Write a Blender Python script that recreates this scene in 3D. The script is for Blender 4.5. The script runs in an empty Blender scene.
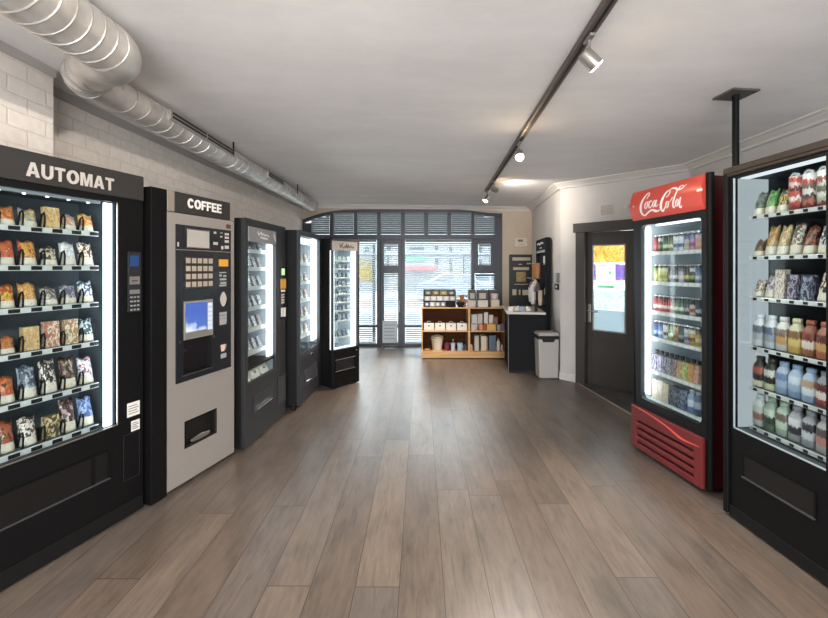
import bpy, math, random
from mathutils import Vector, Matrix, noise
random.seed(7)
D = bpy.data
SC = bpy.context.scene
COL = SC.collection
PI = math.pi

# ---------------------------------------------------------------- camera numbers
F, VX, VY, CH = 400.0, 421.0, 268.0, 1.4      # focal length in pixels, vanishing point, eye height


def at(px, py, Y):
    """world point at depth Y seen at a photo pixel"""
    return ((px - VX) / F * Y, Y, CH - (py - VY) / F * Y)


class Plane:
    """vertical plane with origin O, running along angle a; local x along it, local y behind it"""

    def __init__(s, O, a):
        s.O, s.a = O, a
        s.u = (math.cos(a), math.sin(a))
        s.n = (-math.sin(a), math.cos(a))

    def loc(s, px, py, d=0.0):
        k = (px - VX) / F
        ox, oy = s.O[0] + s.n[0] * d, s.O[1] + s.n[1] * d
        t = (k * oy - ox) / (s.u[0] - k * s.u[1])
        Y = oy + s.u[1] * t
        return t, CH - (py - VY) / F * Y

    def rect(s, x0, y0, x1, y1, d=0.0):
        """top-left and bottom-right photo pixels -> x0, x1, z0, z1"""
        a, b = s.loc(x0, y0, d), s.loc(x1, y1, d)
        return a[0], b[0], b[1], a[1]


# ---------------------------------------------------------------- colours, materials
def C(h, a=1.0):
    h = h.lstrip('#')
    r = []
    for i in (0, 2, 4):
        c = int(h[i:i + 2], 16) / 255
        r.append(c / 12.92 if c <= .04045 else ((c + .055) / 1.055) ** 2.4)
    return (*r, a)


MATS = {}


def new_mat(name):
    m = D.materials.new(name)
    m.use_nodes = True
    nt = m.node_tree
    nt.nodes.clear()
    out = nt.nodes.new('ShaderNodeOutputMaterial')
    MATS[name] = m
    return m, nt, out


def N(nt, t, **kw):
    n = nt.nodes.new(t)
    for k, v in kw.items():
        if k in n.inputs:
            n.inputs[k].default_value = v
        else:
            setattr(n, k, v)
    return n


def plain(name, col, rough=.5, metal=0., var=.06, scale=14., bump=0., coat=0., bscale=None, spec=.5):
    """principled with a slight procedural variation of its colour"""
    if name in MATS:
        return MATS[name]
    m, nt, out = new_mat(name)
    b = N(nt, 'ShaderNodeBsdfPrincipled', Roughness=rough, Metallic=metal)
    b.inputs['Coat Weight'].default_value = coat
    b.inputs['Specular IOR Level'].default_value = spec
    tc = N(nt, 'ShaderNodeTexCoord')
    nz = N(nt, 'ShaderNodeTexNoise', Scale=scale, Detail=4.)
    nt.links.new(tc.outputs['Object'], nz.inputs['Vector'])
    mr = N(nt, 'ShaderNodeMapRange')
    mr.inputs['To Min'].default_value = 1 - var
    mr.inputs['To Max'].default_value = 1 + var
    nt.links.new(nz.outputs['Fac'], mr.inputs['Value'])
    mx = N(nt, 'ShaderNodeVectorMath', operation='SCALE')
    mx.inputs[0].default_value = C(col)[:3]
    nt.links.new(mr.outputs[0], mx.inputs['Scale'])
    nt.links.new(mx.outputs[0], b.inputs['Base Color'])
    if bump:
        n2 = N(nt, 'ShaderNodeTexNoise', Scale=bscale or scale * 4, Detail=3.)
        nt.links.new(tc.outputs['Object'], n2.inputs['Vector'])
        bp = N(nt, 'ShaderNodeBump', Strength=bump, Distance=.01)
        nt.links.new(n2.outputs['Fac'], bp.inputs['Height'])
        nt.links.new(bp.outputs[0], b.inputs['Normal'])
    nt.links.new(b.outputs[0], out.inputs[0])
    return m


def emit(name, col, s):
    if name in MATS:
        return MATS[name]
    m, nt, out = new_mat(name)
    e = N(nt, 'ShaderNodeEmission', Color=C(col), Strength=s)
    nt.links.new(e.outputs[0], out.inputs[0])
    return m


def glass(name, tint='ffffff', f0=.04, rough=.02, amount=1.0):
    """thin pane: clear with a fresnel reflection"""
    m, nt, out = new_mat(name)
    t = N(nt, 'ShaderNodeBsdfTransparent', Color=C(tint))
    g = N(nt, 'ShaderNodeBsdfGlossy', Roughness=rough)
    fr = N(nt, 'ShaderNodeFresnel', IOR=1.38)
    mu = N(nt, 'ShaderNodeMath', operation='MULTIPLY')
    mu.inputs[1].default_value = amount
    nt.links.new(fr.outputs[0], mu.inputs[0])
    mx = N(nt, 'ShaderNodeMixShader')
    nt.links.new(mu.outputs[0], mx.inputs[0])
    nt.links.new(t.outputs[0], mx.inputs[1])
    nt.links.new(g.outputs[0], mx.inputs[2])
    nt.links.new(mx.outputs[0], out.inputs[0])
    return m


def ramp(nt, stops, const=False):
    r = N(nt, 'ShaderNodeValToRGB')
    cr = r.color_ramp
    if const:
        cr.interpolation = 'CONSTANT'
    while len(cr.elements) > 1:
        cr.elements.remove(cr.elements[-1])
    cr.elements[0].position, cr.elements[0].color = stops[0][0], stops[0][1]
    for p, c in stops[1:]:
        e = cr.elements.new(p)
        e.color = c
    return r


def soften(h, k=.28):
    r = [int(h[i:i + 2], 16) for i in (0, 2, 4)]
    g = sum(r) / 3
    return '%02x%02x%02x' % tuple(int(c + (g - c) * k) for c in r)


def packet(cols, label=True, rough=.35):
    """printed wrapper: blotches of a few ink colours, pale label band at the foot"""
    cols = [soften(c) for c in cols]
    name = 'printed_wrapper_' + '_'.join(cols) + ('_l' if label else '')
    if name in MATS:
        return MATS[name]
    m, nt, out = new_mat(name)
    b = N(nt, 'ShaderNodeBsdfPrincipled', Roughness=rough)
    tc = N(nt, 'ShaderNodeTexCoord')
    oi = N(nt, 'ShaderNodeObjectInfo')
    ad = N(nt, 'ShaderNodeVectorMath', operation='ADD')
    sc = N(nt, 'ShaderNodeVectorMath', operation='SCALE', Scale=9.)
    cx = N(nt, 'ShaderNodeCombineXYZ')
    for i in 'XYZ':
        nt.links.new(oi.outputs['Random'], cx.inputs[i])
    nt.links.new(cx.outputs[0], sc.inputs[0])
    nt.links.new(tc.outputs['Generated'], ad.inputs[0])
    nt.links.new(sc.outputs[0], ad.inputs[1])
    nz = N(nt, 'ShaderNodeTexNoise', Scale=5.0, Detail=4., Distortion=.6)
    nt.links.new(ad.outputs[0], nz.inputs['Vector'])
    n = len(cols)
    st = [(0, C(cols[0]))] + [(.40 + .22 * i / max(1, n - 1), C(cols[i])) for i in range(1, n)]
    r = ramp(nt, st, True)
    nt.links.new(nz.outputs['Fac'], r.inputs[0])
    col = r.outputs[0]
    if label:
        sp = N(nt, 'ShaderNodeSeparateXYZ')
        nt.links.new(tc.outputs['Generated'], sp.inputs[0])
        lt = N(nt, 'ShaderNodeMath', operation='LESS_THAN')
        lt.inputs[1].default_value = .30
        nt.links.new(sp.outputs['Z'], lt.inputs[0])
        wn = N(nt, 'ShaderNodeTexNoise', Scale=7., Detail=3.)
        nt.links.new(ad.outputs[0], wn.inputs['Vector'])
        r2 = ramp(nt, [(.3, C('a8a49c')), (.42, C('cfcac0')), (.58, C('d2ccbc')), (.68, C('cdb96e'))], False)
        nt.links.new(wn.outputs['Fac'], r2.inputs[0])
        mx = N(nt, 'ShaderNodeMix', data_type='RGBA')
        nt.links.new(lt.outputs[0], mx.inputs[0])
        nt.links.new(col, mx.inputs[6])
        nt.links.new(r2.outputs[0], mx.inputs[7])
        col = mx.outputs[2]
    nt.links.new(col, b.inputs['Base Color'])
    nt.links.new(b.outputs[0], out.inputs[0])
    return m


def banded(cols, scale=9., rough=.3, amp=.4):
    """printed can or bottle sleeve: colour bands up its height with blotches"""
    cols = [soften(c, .3) for c in cols]
    name = 'printed_sleeve_' + '_'.join(cols)
    if name in MATS:
        return MATS[name]
    m, nt, out = new_mat(name)
    b = N(nt, 'ShaderNodeBsdfPrincipled', Roughness=rough)
    tc = N(nt, 'ShaderNodeTexCoord')
    sp = N(nt, 'ShaderNodeSeparateXYZ')
    nt.links.new(tc.outputs['Generated'], sp.inputs[0])
    nz = N(nt, 'ShaderNodeTexNoise', Scale=scale, Detail=4.)
    nt.links.new(tc.outputs['Generated'], nz.inputs['Vector'])
    su = N(nt, 'ShaderNodeMath', operation='MULTIPLY_ADD')
    su.inputs[1].default_value = amp
    nt.links.new(nz.outputs['Fac'], su.inputs[0])
    a2 = N(nt, 'ShaderNodeMath', operation='SUBTRACT')
    a2.inputs[1].default_value = amp / 2
    nt.links.new(sp.outputs['Z'], a2.inputs[0])
    nt.links.new(a2.outputs[0], su.inputs[2])
    n = len(cols)
    r = ramp(nt, [(i / n, C(c)) for i, c in enumerate(cols)], True)
    nt.links.new(su.outputs[0], r.inputs[0])
    nt.links.new(r.outputs[0], b.inputs['Base Color'])
    nt.links.new(b.outputs[0], out.inputs[0])
    return m


# ---------------------------------------------------------------- mesh builder
class MB:
    def __init__(s):
        s.v, s.f, s.mi, s.M = [], [], [], Matrix()

    def add(s, vs, fs, mi=0):
        o = len(s.v)
        s.v += [tuple(s.M @ Vector(p)) for p in vs]
        s.f += [[i + o for i in f] for f in fs]
        s.mi += [mi] * len(fs)
        return s

    def box(s, x0, x1, y0, y1, z0, z1, mi=0):
        x0, x1 = min(x0, x1), max(x0, x1)
        y0, y1 = min(y0, y1), max(y0, y1)
        z0, z1 = min(z0, z1), max(z0, z1)
        v = [(x0, y0, z0), (x1, y0, z0), (x1, y1, z0), (x0, y1, z0), (x0, y0, z1), (x1, y0, z1), (x1, y1, z1), (x0, y1, z1)]
        return s.add(v, [(0, 3, 2, 1), (4, 5, 6, 7), (0, 1, 5, 4), (1, 2, 6, 5), (2, 3, 7, 6), (3, 0, 4, 7)], mi)

    def cbox(s, c, d, mi=0):
        return s.box(c[0] - d[0] / 2, c[0] + d[0] / 2, c[1] - d[1] / 2, c[1] + d[1] / 2, c[2] - d[2] / 2, c[2] + d[2] / 2, mi)

    def prism(s, pts, y0, y1, mi=0):
        """polygon in x,z pushed from y0 to y1 (pts anticlockwise seen from -y)"""
        n = len(pts)
        v = [(x, y0, z) for x, z in pts] + [(x, y1, z) for x, z in pts]
        f = [tuple(range(n)), tuple(range(2 * n - 1, n - 1, -1))]
        f += [(i, i + n, (i + 1) % n + n, (i + 1) % n) for i in range(n)]
        return s.add(v, f, mi)

    def slab(s, pts, z0, z1, mi=0):
        """polygon in x,y pushed from z0 to z1 (z1 may be a function of x,y)"""
        n = len(pts)
        v = [(x, y, z0) for x, y in pts] + [(x, y, z1(x, y) if callable(z1) else z1) for x, y in pts]
        f = [tuple(range(n - 1, -1, -1)), tuple(range(n, 2 * n))]
        f += [(i, (i + 1) % n, (i + 1) % n + n, i + n) for i in range(n)]
        return s.add(v, f, mi)

    def lathe(s, prof, c=(0, 0, 0), n=16, mi=None, sq=0., cap=True):
        """profile of (radius, z[, material]); sq>0 squares the section"""
        vs, fs, ms = [], [], []
        for p in prof:
            for k in range(n):
                a = 2 * PI * k / n
                ca, sa = math.cos(a), math.sin(a)
                q = 1.0
                if sq:
                    q = (1 - sq) + sq / max(abs(ca), abs(sa))
                vs.append((c[0] + p[0] * ca * q, c[1] + p[0] * sa * q, c[2] + p[1]))
        o = len(s.v)
        s.v += [tuple(s.M @ Vector(p)) for p in vs]
        for i in range(len(prof) - 1):
            mm = prof[i + 1][2] if len(prof[i + 1]) > 2 else (mi or 0)
            for k in range(n):
                s.f.append([o + i * n + k, o + i * n + (k + 1) % n, o + (i + 1) * n + (k + 1) % n, o + (i + 1) * n + k])
                s.mi.append(mm)
        if cap:
            s.f.append([o + k for k in range(n - 1, -1, -1)])
            s.mi.append(prof[0][2] if len(prof[0]) > 2 else (mi or 0))
            e = (len(prof) - 1) * n
            s.f.append([o + e + k for k in range(n)])
            s.mi.append(prof[-1][2] if len(prof[-1]) > 2 else (mi or 0))
        return s

    def tube(s, path, r, n=12, mi=0, cap=True):
        """round tube along points; r a number or one per point"""
        P = [Vector(p) for p in path]
        m = len(P)
        R = r if isinstance(r, (list, tuple)) else [r] * m
        up = None
        o = len(s.v)
        for i in range(m):
            t = (P[min(i + 1, m - 1)] - P[max(i - 1, 0)]).normalized()
            if up is None:
                up = Vector((0, 0, 1)) if abs(t.z) < .9 else Vector((1, 0, 0))
            x = t.cross(up).normalized()
            up = x.cross(t).normalized()
            for k in range(n):
                a = 2 * PI * k / n
                s.v.append(tuple(s.M @ (P[i] + (x * math.cos(a) + up * math.sin(a)) * R[i])))
        for i in range(m - 1):
            for k in range(n):
                s.f.append([o + i * n + k, o + i * n + (k + 1) % n, o + (i + 1) * n + (k + 1) % n, o + (i + 1) * n + k])
                s.mi.append(mi)
        if cap:
            s.f.append([o + k for k in range(n - 1, -1, -1)])
            s.f.append([o + (m - 1) * n + k for k in range(n)])
            s.mi += [mi, mi]
        return s

    def ribbon(s, pts, y, t=.002, mi=0, sub=5):
        """flat stroke in the x,z plane; pts (x, z, width)"""
        P = []
        n = len(pts)
        for i in range(n - 1):
            p0, p1, p2, p3 = pts[max(i - 1, 0)], pts[i], pts[i + 1], pts[min(i + 2, n - 1)]
            for k in range(sub):
                q = k / sub
                P.append(tuple(.5 * (2 * b + (c - a) * q + (2 * a - 5 * b + 4 * c - d) * q * q + (3 * b - a - 3 * c + d) * q ** 3)
                               for a, b, c, d in zip(p0, p1, p2, p3)))
        P.append(tuple(pts[-1]))
        vs, fs = [], []
        m = len(P)
        for i in range(m):
            a, b = P[max(i - 1, 0)], P[min(i + 1, m - 1)]
            dx, dz = b[0] - a[0], b[1] - a[1]
            l = math.hypot(dx, dz) or 1
            nx, nz = -dz / l, dx / l
            w = max(P[i][2], 1e-4) / 2
            for yy in (y - t, y):
                vs.append((P[i][0] + nx * w, yy, P[i][1] + nz * w))
                vs.append((P[i][0] - nx * w, yy, P[i][1] - nz * w))
        for i in range(m - 1):
            a, b = 4 * i, 4 * i + 4
            fs += [(a, a + 1, b + 1, b), (a + 2, b + 2, b + 3, a + 3), (a, b, b + 2, a + 2), (a + 1, a + 3, b + 3, b + 1)]
        return s.add(vs, fs, mi)

    def mesh(s, name, mats, smooth=False):
        me = D.meshes.new(name)
        me.from_pydata(s.v, [], s.f)
        for m in (mats if isinstance(mats, (list, tuple)) else [mats]):
            me.materials.append(m)
        me.polygons.foreach_set('material_index', s.mi)
        if smooth:
            me.polygons.foreach_set('use_smooth', [True] * len(s.f))
        me.update()
        return me


def obj(name, mb, mats, parent=None, bevel=0., smooth=False, label=None, loc=None, rot=None):
    me = mb.mesh(name, mats, smooth) if isinstance(mb, MB) else mb
    o = D.objects.new(name, me)
    COL.objects.link(o)
    if parent:
        o.parent = parent
    if loc:
        o.location = loc
    if rot:
        o.rotation_euler = rot
    if label:
        o['label'] = label
    if bevel:
        md = o.modifiers.new('edge', 'BEVEL')
        md.width, md.segments, md.limit_method = bevel, 2, 'ANGLE'
    if smooth:
        md = o.modifiers.new('edges', 'EDGE_SPLIT')
        md.split_angle = math.radians(40)
    return o


def thing(name, label, cat, loc=(0, 0, 0), rz=0., group=None):
    o = D.objects.new(name, None)
    COL.objects.link(o)
    o.location = loc
    o.rotation_euler = (0, 0, rz)
    o.empty_display_size = .1
    o['label'], o['category'] = label, cat
    if group:
        o['group'] = group
    return o


def pieces(name, boxes, mats, parent, label=None, bevel=0., **kw):
    """one mesh per box: (x0, x1, y0, y1, z0, z1)"""
    return [obj(name, MB().box(*b), mats, parent, bevel, label=label, **kw) for b in boxes]


def tag(o, label, cat, group=None):
    o['label'], o['category'] = label, cat
    if group:
        o['group'] = group
    return o


def struct(o):
    o['kind'] = 'structure'
    return o


def dup(o, parent=None, **kw):
    c = o.copy()
    COL.objects.link(c)
    if parent:
        c.parent = parent
    for k, v in kw.items():
        setattr(c, k, v)
    for ch in list(o.children):
        dup(ch, c)
    return c


def text_mesh(name, txt, x0, x1, z0, z1, y, mat, parent, ext=.003, bold=.02, mirror=False):
    """letters standing in the x,z plane fitted to a rectangle, facing -y"""
    cu = D.curves.new(name, 'FONT')
    cu.body = txt
    cu.extrude = 0.
    cu.offset = bold
    ob = D.objects.new(name, cu)
    COL.objects.link(ob)
    dg = bpy.context.evaluated_depsgraph_get()
    src = ob.evaluated_get(dg).to_mesh()
    vs = [v.co.copy() for v in src.vertices]
    fs = [list(p.vertices) for p in src.polygons]
    ob.evaluated_get(dg).to_mesh_clear()
    D.objects.remove(ob)
    ax, bx = min(v.x for v in vs), max(v.x for v in vs)
    ay, by = min(v.y for v in vs), max(v.y for v in vs)
    m = MB()
    n = len(vs)
    P = []
    for yy in (y - ext, y):
        for v in vs:
            t = (v.x - ax) / (bx - ax)
            if mirror:
                t = 1 - t
            P.append((x0 + t * (x1 - x0), yy, z0 + (v.y - ay) / (by - ay) * (z1 - z0)))
    cnt = {}
    for f in fs:
        for i in range(len(f)):
            e = (f[i], f[(i + 1) % len(f)])
            k = tuple(sorted(e))
            cnt.setdefault(k, []).append(e)
    F2 = [f for f in fs] + [[i + n for i in reversed(f)] for f in fs]
    F2 += [[e[0][0] + n, e[0][1] + n, e[0][1], e[0][0]] for e in cnt.values() if len(e) == 1]
    m.add(P, F2)
    return obj(name, m, mat, parent)


GLYPH = {
    'T': [[(.36, 0), (.64, 0), (.64, .80), (1, .80), (1, 1), (0, 1), (0, .80), (.36, .80)]],
    'E': [[(0, 0), (1, 0), (1, .19), (.28, .19), (.28, .41), (.92, .41), (.92, .60), (.28, .60), (.28, .81), (.98, .81), (.98, 1), (0, 1)]],
    'F': [[(0, 0), (.29, 0), (.29, .40), (.90, .40), (.90, .60), (.29, .60), (.29, .80), (1, .80), (1, 1), (0, 1)]],
    'M': [[(0, 0), (.21, 0), (.21, .74), (.40, 0), (.60, 0), (.79, .74), (.79, 0), (1, 0), (1, 1), (.68, 1), (.5, .32), (.32, 1), (0, 1)]],
}
GW = {'A': .98, 'U': .88, 'T': .82, 'O': 1.02, 'M': 1.05, 'C': .92, 'F': .74, 'E': .78}


def arc_band(cx, cz, rx, rz, t, tz, a0, a1, n=28):
    q = [a0 + (a1 - a0) * k / n for k in range(n + 1)]
    return [[(cx + rx * math.cos(a), cz + rz * math.sin(a)), (cx + rx * math.cos(b), cz + rz * math.sin(b)),
             (cx + (rx - t) * math.cos(b), cz + (rz - tz) * math.sin(b)), (cx + (rx - t) * math.cos(a), cz + (rz - tz) * math.sin(a))] for a, b in zip(q, q[1:])]


def glyph(c):
    if c in GLYPH:
        return GLYPH[c]
    if c == 'O':
        return arc_band(.5, .5, .5, .52, .27, .21, 0, 2 * PI)
    if c == 'C':
        return arc_band(.52, .5, .52, .52, .28, .21, .62, 2 * PI - .62)
    if c == 'U':
        return [[(0, .36), (.28, .36), (.28, 1), (0, 1)], [(.72, .36), (1, .36), (1, 1), (.72, 1)]] + arc_band(.5, .36, .5, .38, .28, .19, PI, 2 * PI)
    if c == 'A':
        return [[(0, 0), (.28, 0), (.5, .78), (.5, 1), (.35, 1)], [(.72, 0), (1, 0), (.65, 1), (.5, 1), (.5, .78)], [(.33, .20), (.67, .20), (.615, .39), (.385, .39)]]


def block_text(name, txt, x0, x1, z0, z1, y, mat, parent, ext=.004, gap=.13):
    """heavy grotesque capitals, one mesh per letter"""
    tot = sum(GW[c] for c in txt) + gap * (len(txt) - 1)
    k = (x1 - x0) / tot
    x = x0
    for c in txt:
        m = MB()
        for p in glyph(c):
            m.prism([(x + u * GW[c] * k, z0 + v * (z1 - z0)) for u, v in p], y - ext, y)
        obj('letter', m, mat, parent)
        x += (GW[c] + gap) * k


# ---------------------------------------------------------------- materials
BLACK = plain('black_powder_coat', '0c0c0d', .55, 0, .08, 30, .02, spec=.16)
BLACKSIDE = plain('black_side_panel', '0c0c0d', .6, 0, .08, 30, spec=.25)
CHAR = plain('charcoal_front', '26272a', .45, .1, .06, 20)
CHAR2 = plain('slate_front', '2a2c31', .42, .2, .06, 20)
HEADER = plain('graphite_header', '2c2a29', .45, .1, .06, 20)
RUBBER = plain('black_rubber', '0c0c0c', .7)
DARKIN = plain('dark_cabinet_inside', '4a5157', .55, 0, .1, 8)
WHITEIN = plain('white_cabinet_inside', 'c9d2d6', .5, 0, .03, 8)
GREYIN = plain('grey_cabinet_inside', '8f979c', .5, 0, .05, 8)
STEEL = plain('brushed_steel', 'b3aca6', .34, .85, .04, 60)
SILVER = plain('silver_paint', '9d9792', .38, .35, .04, 50, .02)
CHROME = plain('chrome', 'd0d0d0', .15, 1, .02)
RAIL = plain('pale_price_rail', 'd2d6d6', .35, .3, .04)
TAGM = plain('black_price_tag', '17181a', .4)
WHITE = plain('white_plastic', 'd8d6d2', .45, 0, .03)
PAPER = plain('white_paper', 'dcd8d0', .8, 0, .03)
LETTER = plain('pale_letter', 'b4ada6', .5, 0, .02)
DFRAME = plain('anthracite_frame', '343840', .4, .1, .05)
DOORM = plain('dark_brown_grey_door', '423f3d', .45, 0, .06, 8)
RED = plain('red_plastic', '6c2626', .38, 0, .05, 6)
REDSIGN = plain('red_sign_face', 'c84c40', .3, 0, .04, 3)
MAROON = plain('maroon_side', '4a0f14', .4)
WOOD = None
GLASS = glass('machine_glass', 'f4f8f8', amount=.08)
WGLASS = glass('window_glass', 'eef4f6', amount=.5)


def wood(name, c1, c2, sx=1., rough=.45, axis='X'):
    m, nt, out = new_mat(name)
    b = N(nt, 'ShaderNodeBsdfPrincipled', Roughness=rough)
    b.inputs['Specular IOR Level'].default_value = .1 if rough > .9 else .4
    tc = N(nt, 'ShaderNodeTexCoord')
    mp = N(nt, 'ShaderNodeMapping')
    s = {'X': (2, 30, 30), 'Y': (30, 2, 30), 'Z': (30, 30, 2)}[axis]
    mp.inputs['Scale'].default_value = s
    nt.links.new(tc.outputs['Object'], mp.inputs[0])
    nz = N(nt, 'ShaderNodeTexNoise', Scale=1., Detail=5., Distortion=.5)
    nt.links.new(mp.outputs[0], nz.inputs['Vector'])
    r = ramp(nt, [(.3, C(c1)), (.7, C(c2))])
    nt.links.new(nz.outputs['Fac'], r.inputs[0])
    nt.links.new(r.outputs[0], b.inputs['Base Color'])
    nt.links.new(b.outputs[0], out.inputs[0])
    return m


WOOD = wood('light_oak_board', 'b98a56', 'd3a872')
WOODBACK = wood('brown_back_board', '3c2416', '4c301f', rough=.95)


def floor_mat():
    m, nt, out = new_mat('oak_plank_floor')
    L = nt.links.new
    b = N(nt, 'ShaderNodeBsdfPrincipled')
    b.inputs['Specular IOR Level'].default_value = .65
    tc = N(nt, 'ShaderNodeTexCoord')
    sp = N(nt, 'ShaderNodeSeparateXYZ')
    L(tc.outputs['Object'], sp.inputs[0])
    cx = N(nt, 'ShaderNodeCombineXYZ')
    ox = N(nt, 'ShaderNodeMath', operation='ADD')
    ox.inputs[1].default_value = .095 + .195 * 20
    L(sp.outputs['X'], ox.inputs[0])
    L(ox.outputs[0], cx.inputs['Y'])
    rw_ = N(nt, 'ShaderNodeMath', operation='DIVIDE')
    rw_.inputs[1].default_value = .195
    L(ox.outputs[0], rw_.inputs[0])
    fl_ = N(nt, 'ShaderNodeMath', operation='FLOOR')
    L(rw_.outputs[0], fl_.inputs[0])
    wn_ = N(nt, 'ShaderNodeTexWhiteNoise', noise_dimensions='1D')
    L(fl_.outputs[0], wn_.inputs['W'])
    sh_ = N(nt, 'ShaderNodeMath', operation='MULTIPLY_ADD')
    sh_.inputs[1].default_value = 1.5
    L(wn_.outputs['Value'], sh_.inputs[0])
    L(sp.outputs['Y'], sh_.inputs[2])
    L(sh_.outputs[0], cx.inputs['X'])
    br = N(nt, 'ShaderNodeTexBrick', offset=0., offset_frequency=2, squash=1.0)
    br.inputs['Color1'].default_value = (0, 0, 0, 1)
    br.inputs['Color2'].default_value = (1, 1, 1, 1)
    br.inputs['Mortar'].default_value = (.5, .5, .5, 1)
    br.inputs['Scale'].default_value = 1
    br.inputs['Mortar Size'].default_value = .0022
    br.inputs['Mortar Smooth'].default_value = .3
    br.inputs['Brick Width'].default_value = 1.5
    br.inputs['Row Height'].default_value = .195
    L(cx.outputs[0], br.inputs['Vector'])
    # per-plank tone
    r = ramp(nt, [(0, C('63584f')), (.35, C('6f6156')), (.65, C('685f59')), (1, C('796b5e'))])
    L(br.outputs['Color'], r.inputs[0])
    # grain, shifted from plank to plank
    sc = N(nt, 'ShaderNodeVectorMath', operation='SCALE', Scale=13.)
    L(br.outputs['Color'], sc.inputs[0])
    ad = N(nt, 'ShaderNodeVectorMath', operation='ADD')
    L(cx.outputs[0], ad.inputs[0])
    L(sc.outputs[0], ad.inputs[1])
    mp = N(nt, 'ShaderNodeMapping')
    mp.inputs['Scale'].default_value = (5.5, 52, 1)
    L(ad.outputs[0], mp.inputs[0])
    g = N(nt, 'ShaderNodeTexNoise', Scale=1., Detail=7., Roughness=.65, Distortion=.9)
    L(mp.outputs[0], g.inputs['Vector'])
    gr = ramp(nt, [(.24, (.46, .43, .41, 1)), (.42, (.86, .85, .84, 1)), (.60, (1.04, 1.03, 1.02, 1)), (.8, (1.22, 1.21, 1.2, 1))])
    L(g.outputs['Fac'], gr.inputs[0])
    mp2 = N(nt, 'ShaderNodeMapping')
    mp2.inputs['Scale'].default_value = (2.2, 6, 1)
    L(ad.outputs[0], mp2.inputs[0])
    k = N(nt, 'ShaderNodeTexNoise', Scale=1.6, Detail=4., Roughness=.6)
    L(mp2.outputs[0], k.inputs['Vector'])
    kr = ramp(nt, [(.3, (.74, .73, .73, 1)), (.5, (1, 1, 1, 1)), (.72, (1.14, 1.13, 1.11, 1))])
    L(k.outputs['Fac'], kr.inputs[0])
    m1 = N(nt, 'ShaderNodeVectorMath', operation='MULTIPLY')
    L(r.outputs[0], m1.inputs[0])
    L(gr.outputs[0], m1.inputs[1])
    m2 = N(nt, 'ShaderNodeVectorMath', operation='MULTIPLY')
    L(m1.outputs[0], m2.inputs[0])
    L(kr.outputs[0], m2.inputs[1])
    mx = N(nt, 'ShaderNodeMix', data_type='RGBA')
    L(br.outputs['Fac'], mx.inputs[0])
    L(m2.outputs[0], mx.inputs[6])
    mx.inputs[7].default_value = C('3e342d')
    L(mx.outputs[2], b.inputs['Base Color'])
    rr = N(nt, 'ShaderNodeMapRange')
    rr.inputs['To Min'].default_value = .30
    rr.inputs['To Max'].default_value = .40
    L(g.outputs['Fac'], rr.inputs['Value'])
    L(rr.outputs[0], b.inputs['Roughness'])
    bp = N(nt, 'ShaderNodeBump', Strength=.05, Distance=.003)
    L(g.outputs['Fac'], bp.inputs['Height'])
    L(bp.outputs[0], b.inputs['Normal'])
    L(b.outputs[0], out.inputs[0])
    return m


def brick_mat():
    m, nt, out = new_mat('whitewashed_block_wall')
    L = nt.links.new
    b = N(nt, 'ShaderNodeBsdfPrincipled', Roughness=.85)
    tc = N(nt, 'ShaderNodeTexCoord')
    sp = N(nt, 'ShaderNodeSeparateXYZ')
    L(tc.outputs['Object'], sp.inputs[0])
    cx = N(nt, 'ShaderNodeCombineXYZ')
    L(sp.outputs['Y'], cx.inputs['X'])
    L(sp.outputs['Z'], cx.inputs['Y'])
    nd = N(nt, 'ShaderNodeTexNoise', Scale=6.)
    L(cx.outputs[0], nd.inputs['Vector'])
    sc = N(nt, 'ShaderNodeVectorMath', operation='SCALE', Scale=.02)
    L(nd.outputs['Color'], sc.inputs[0])
    ad = N(nt, 'ShaderNodeVectorMath', operation='ADD')
    L(cx.outputs[0], ad.inputs[0])
    L(sc.outputs[0], ad.inputs[1])
    br = N(nt, 'ShaderNodeTexBrick')
    br.inputs['Color1'].default_value = C('ddd4cb')
    br.inputs['Color2'].default_value = C('e5dcd4')
    br.inputs['Mortar'].default_value = C('d8cec4')
    br.inputs['Scale'].default_value = 1
    br.inputs['Mortar Size'].default_value = .007
    br.inputs['Mortar Smooth'].default_value = .6
    br.inputs['Brick Width'].default_value = .2
    br.inputs['Row Height'].default_value = .085
    L(ad.outputs[0], br.inputs['Vector'])
    nz = N(nt, 'ShaderNodeTexNoise', Scale=25., Detail=5.)
    L(tc.outputs['Object'], nz.inputs['Vector'])
    rr = ramp(nt, [(.3, (.93, .93, .93, 1)), (.7, (1.05, 1.05, 1.05, 1))])
    L(nz.outputs['Fac'], rr.inputs[0])
    mu = N(nt, 'ShaderNodeVectorMath', operation='MULTIPLY')
    L(br.outputs['Color'], mu.inputs[0])
    L(rr.outputs[0], mu.inputs[1])
    L(mu.outputs[0], b.inputs['Base Color'])
    h = N(nt, 'ShaderNodeMath', operation='MULTIPLY_ADD')
    h.inputs[1].default_value = -1.0
    L(br.outputs['Fac'], h.inputs[0])
    h2 = N(nt, 'ShaderNodeMath', operation='MULTIPLY')
    h2.inputs[1].default_value = .5
    L(nz.outputs['Fac'], h2.inputs[0])
    L(h2.outputs[0], h.inputs[2])
    bp = N(nt, 'ShaderNodeBump', Strength=.32, Distance=.008)
    L(h.outputs[0], bp.inputs['Height'])
    L(bp.outputs[0], b.inputs['Normal'])
    L(b.outputs[0], out.inputs[0])
    return m


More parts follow.
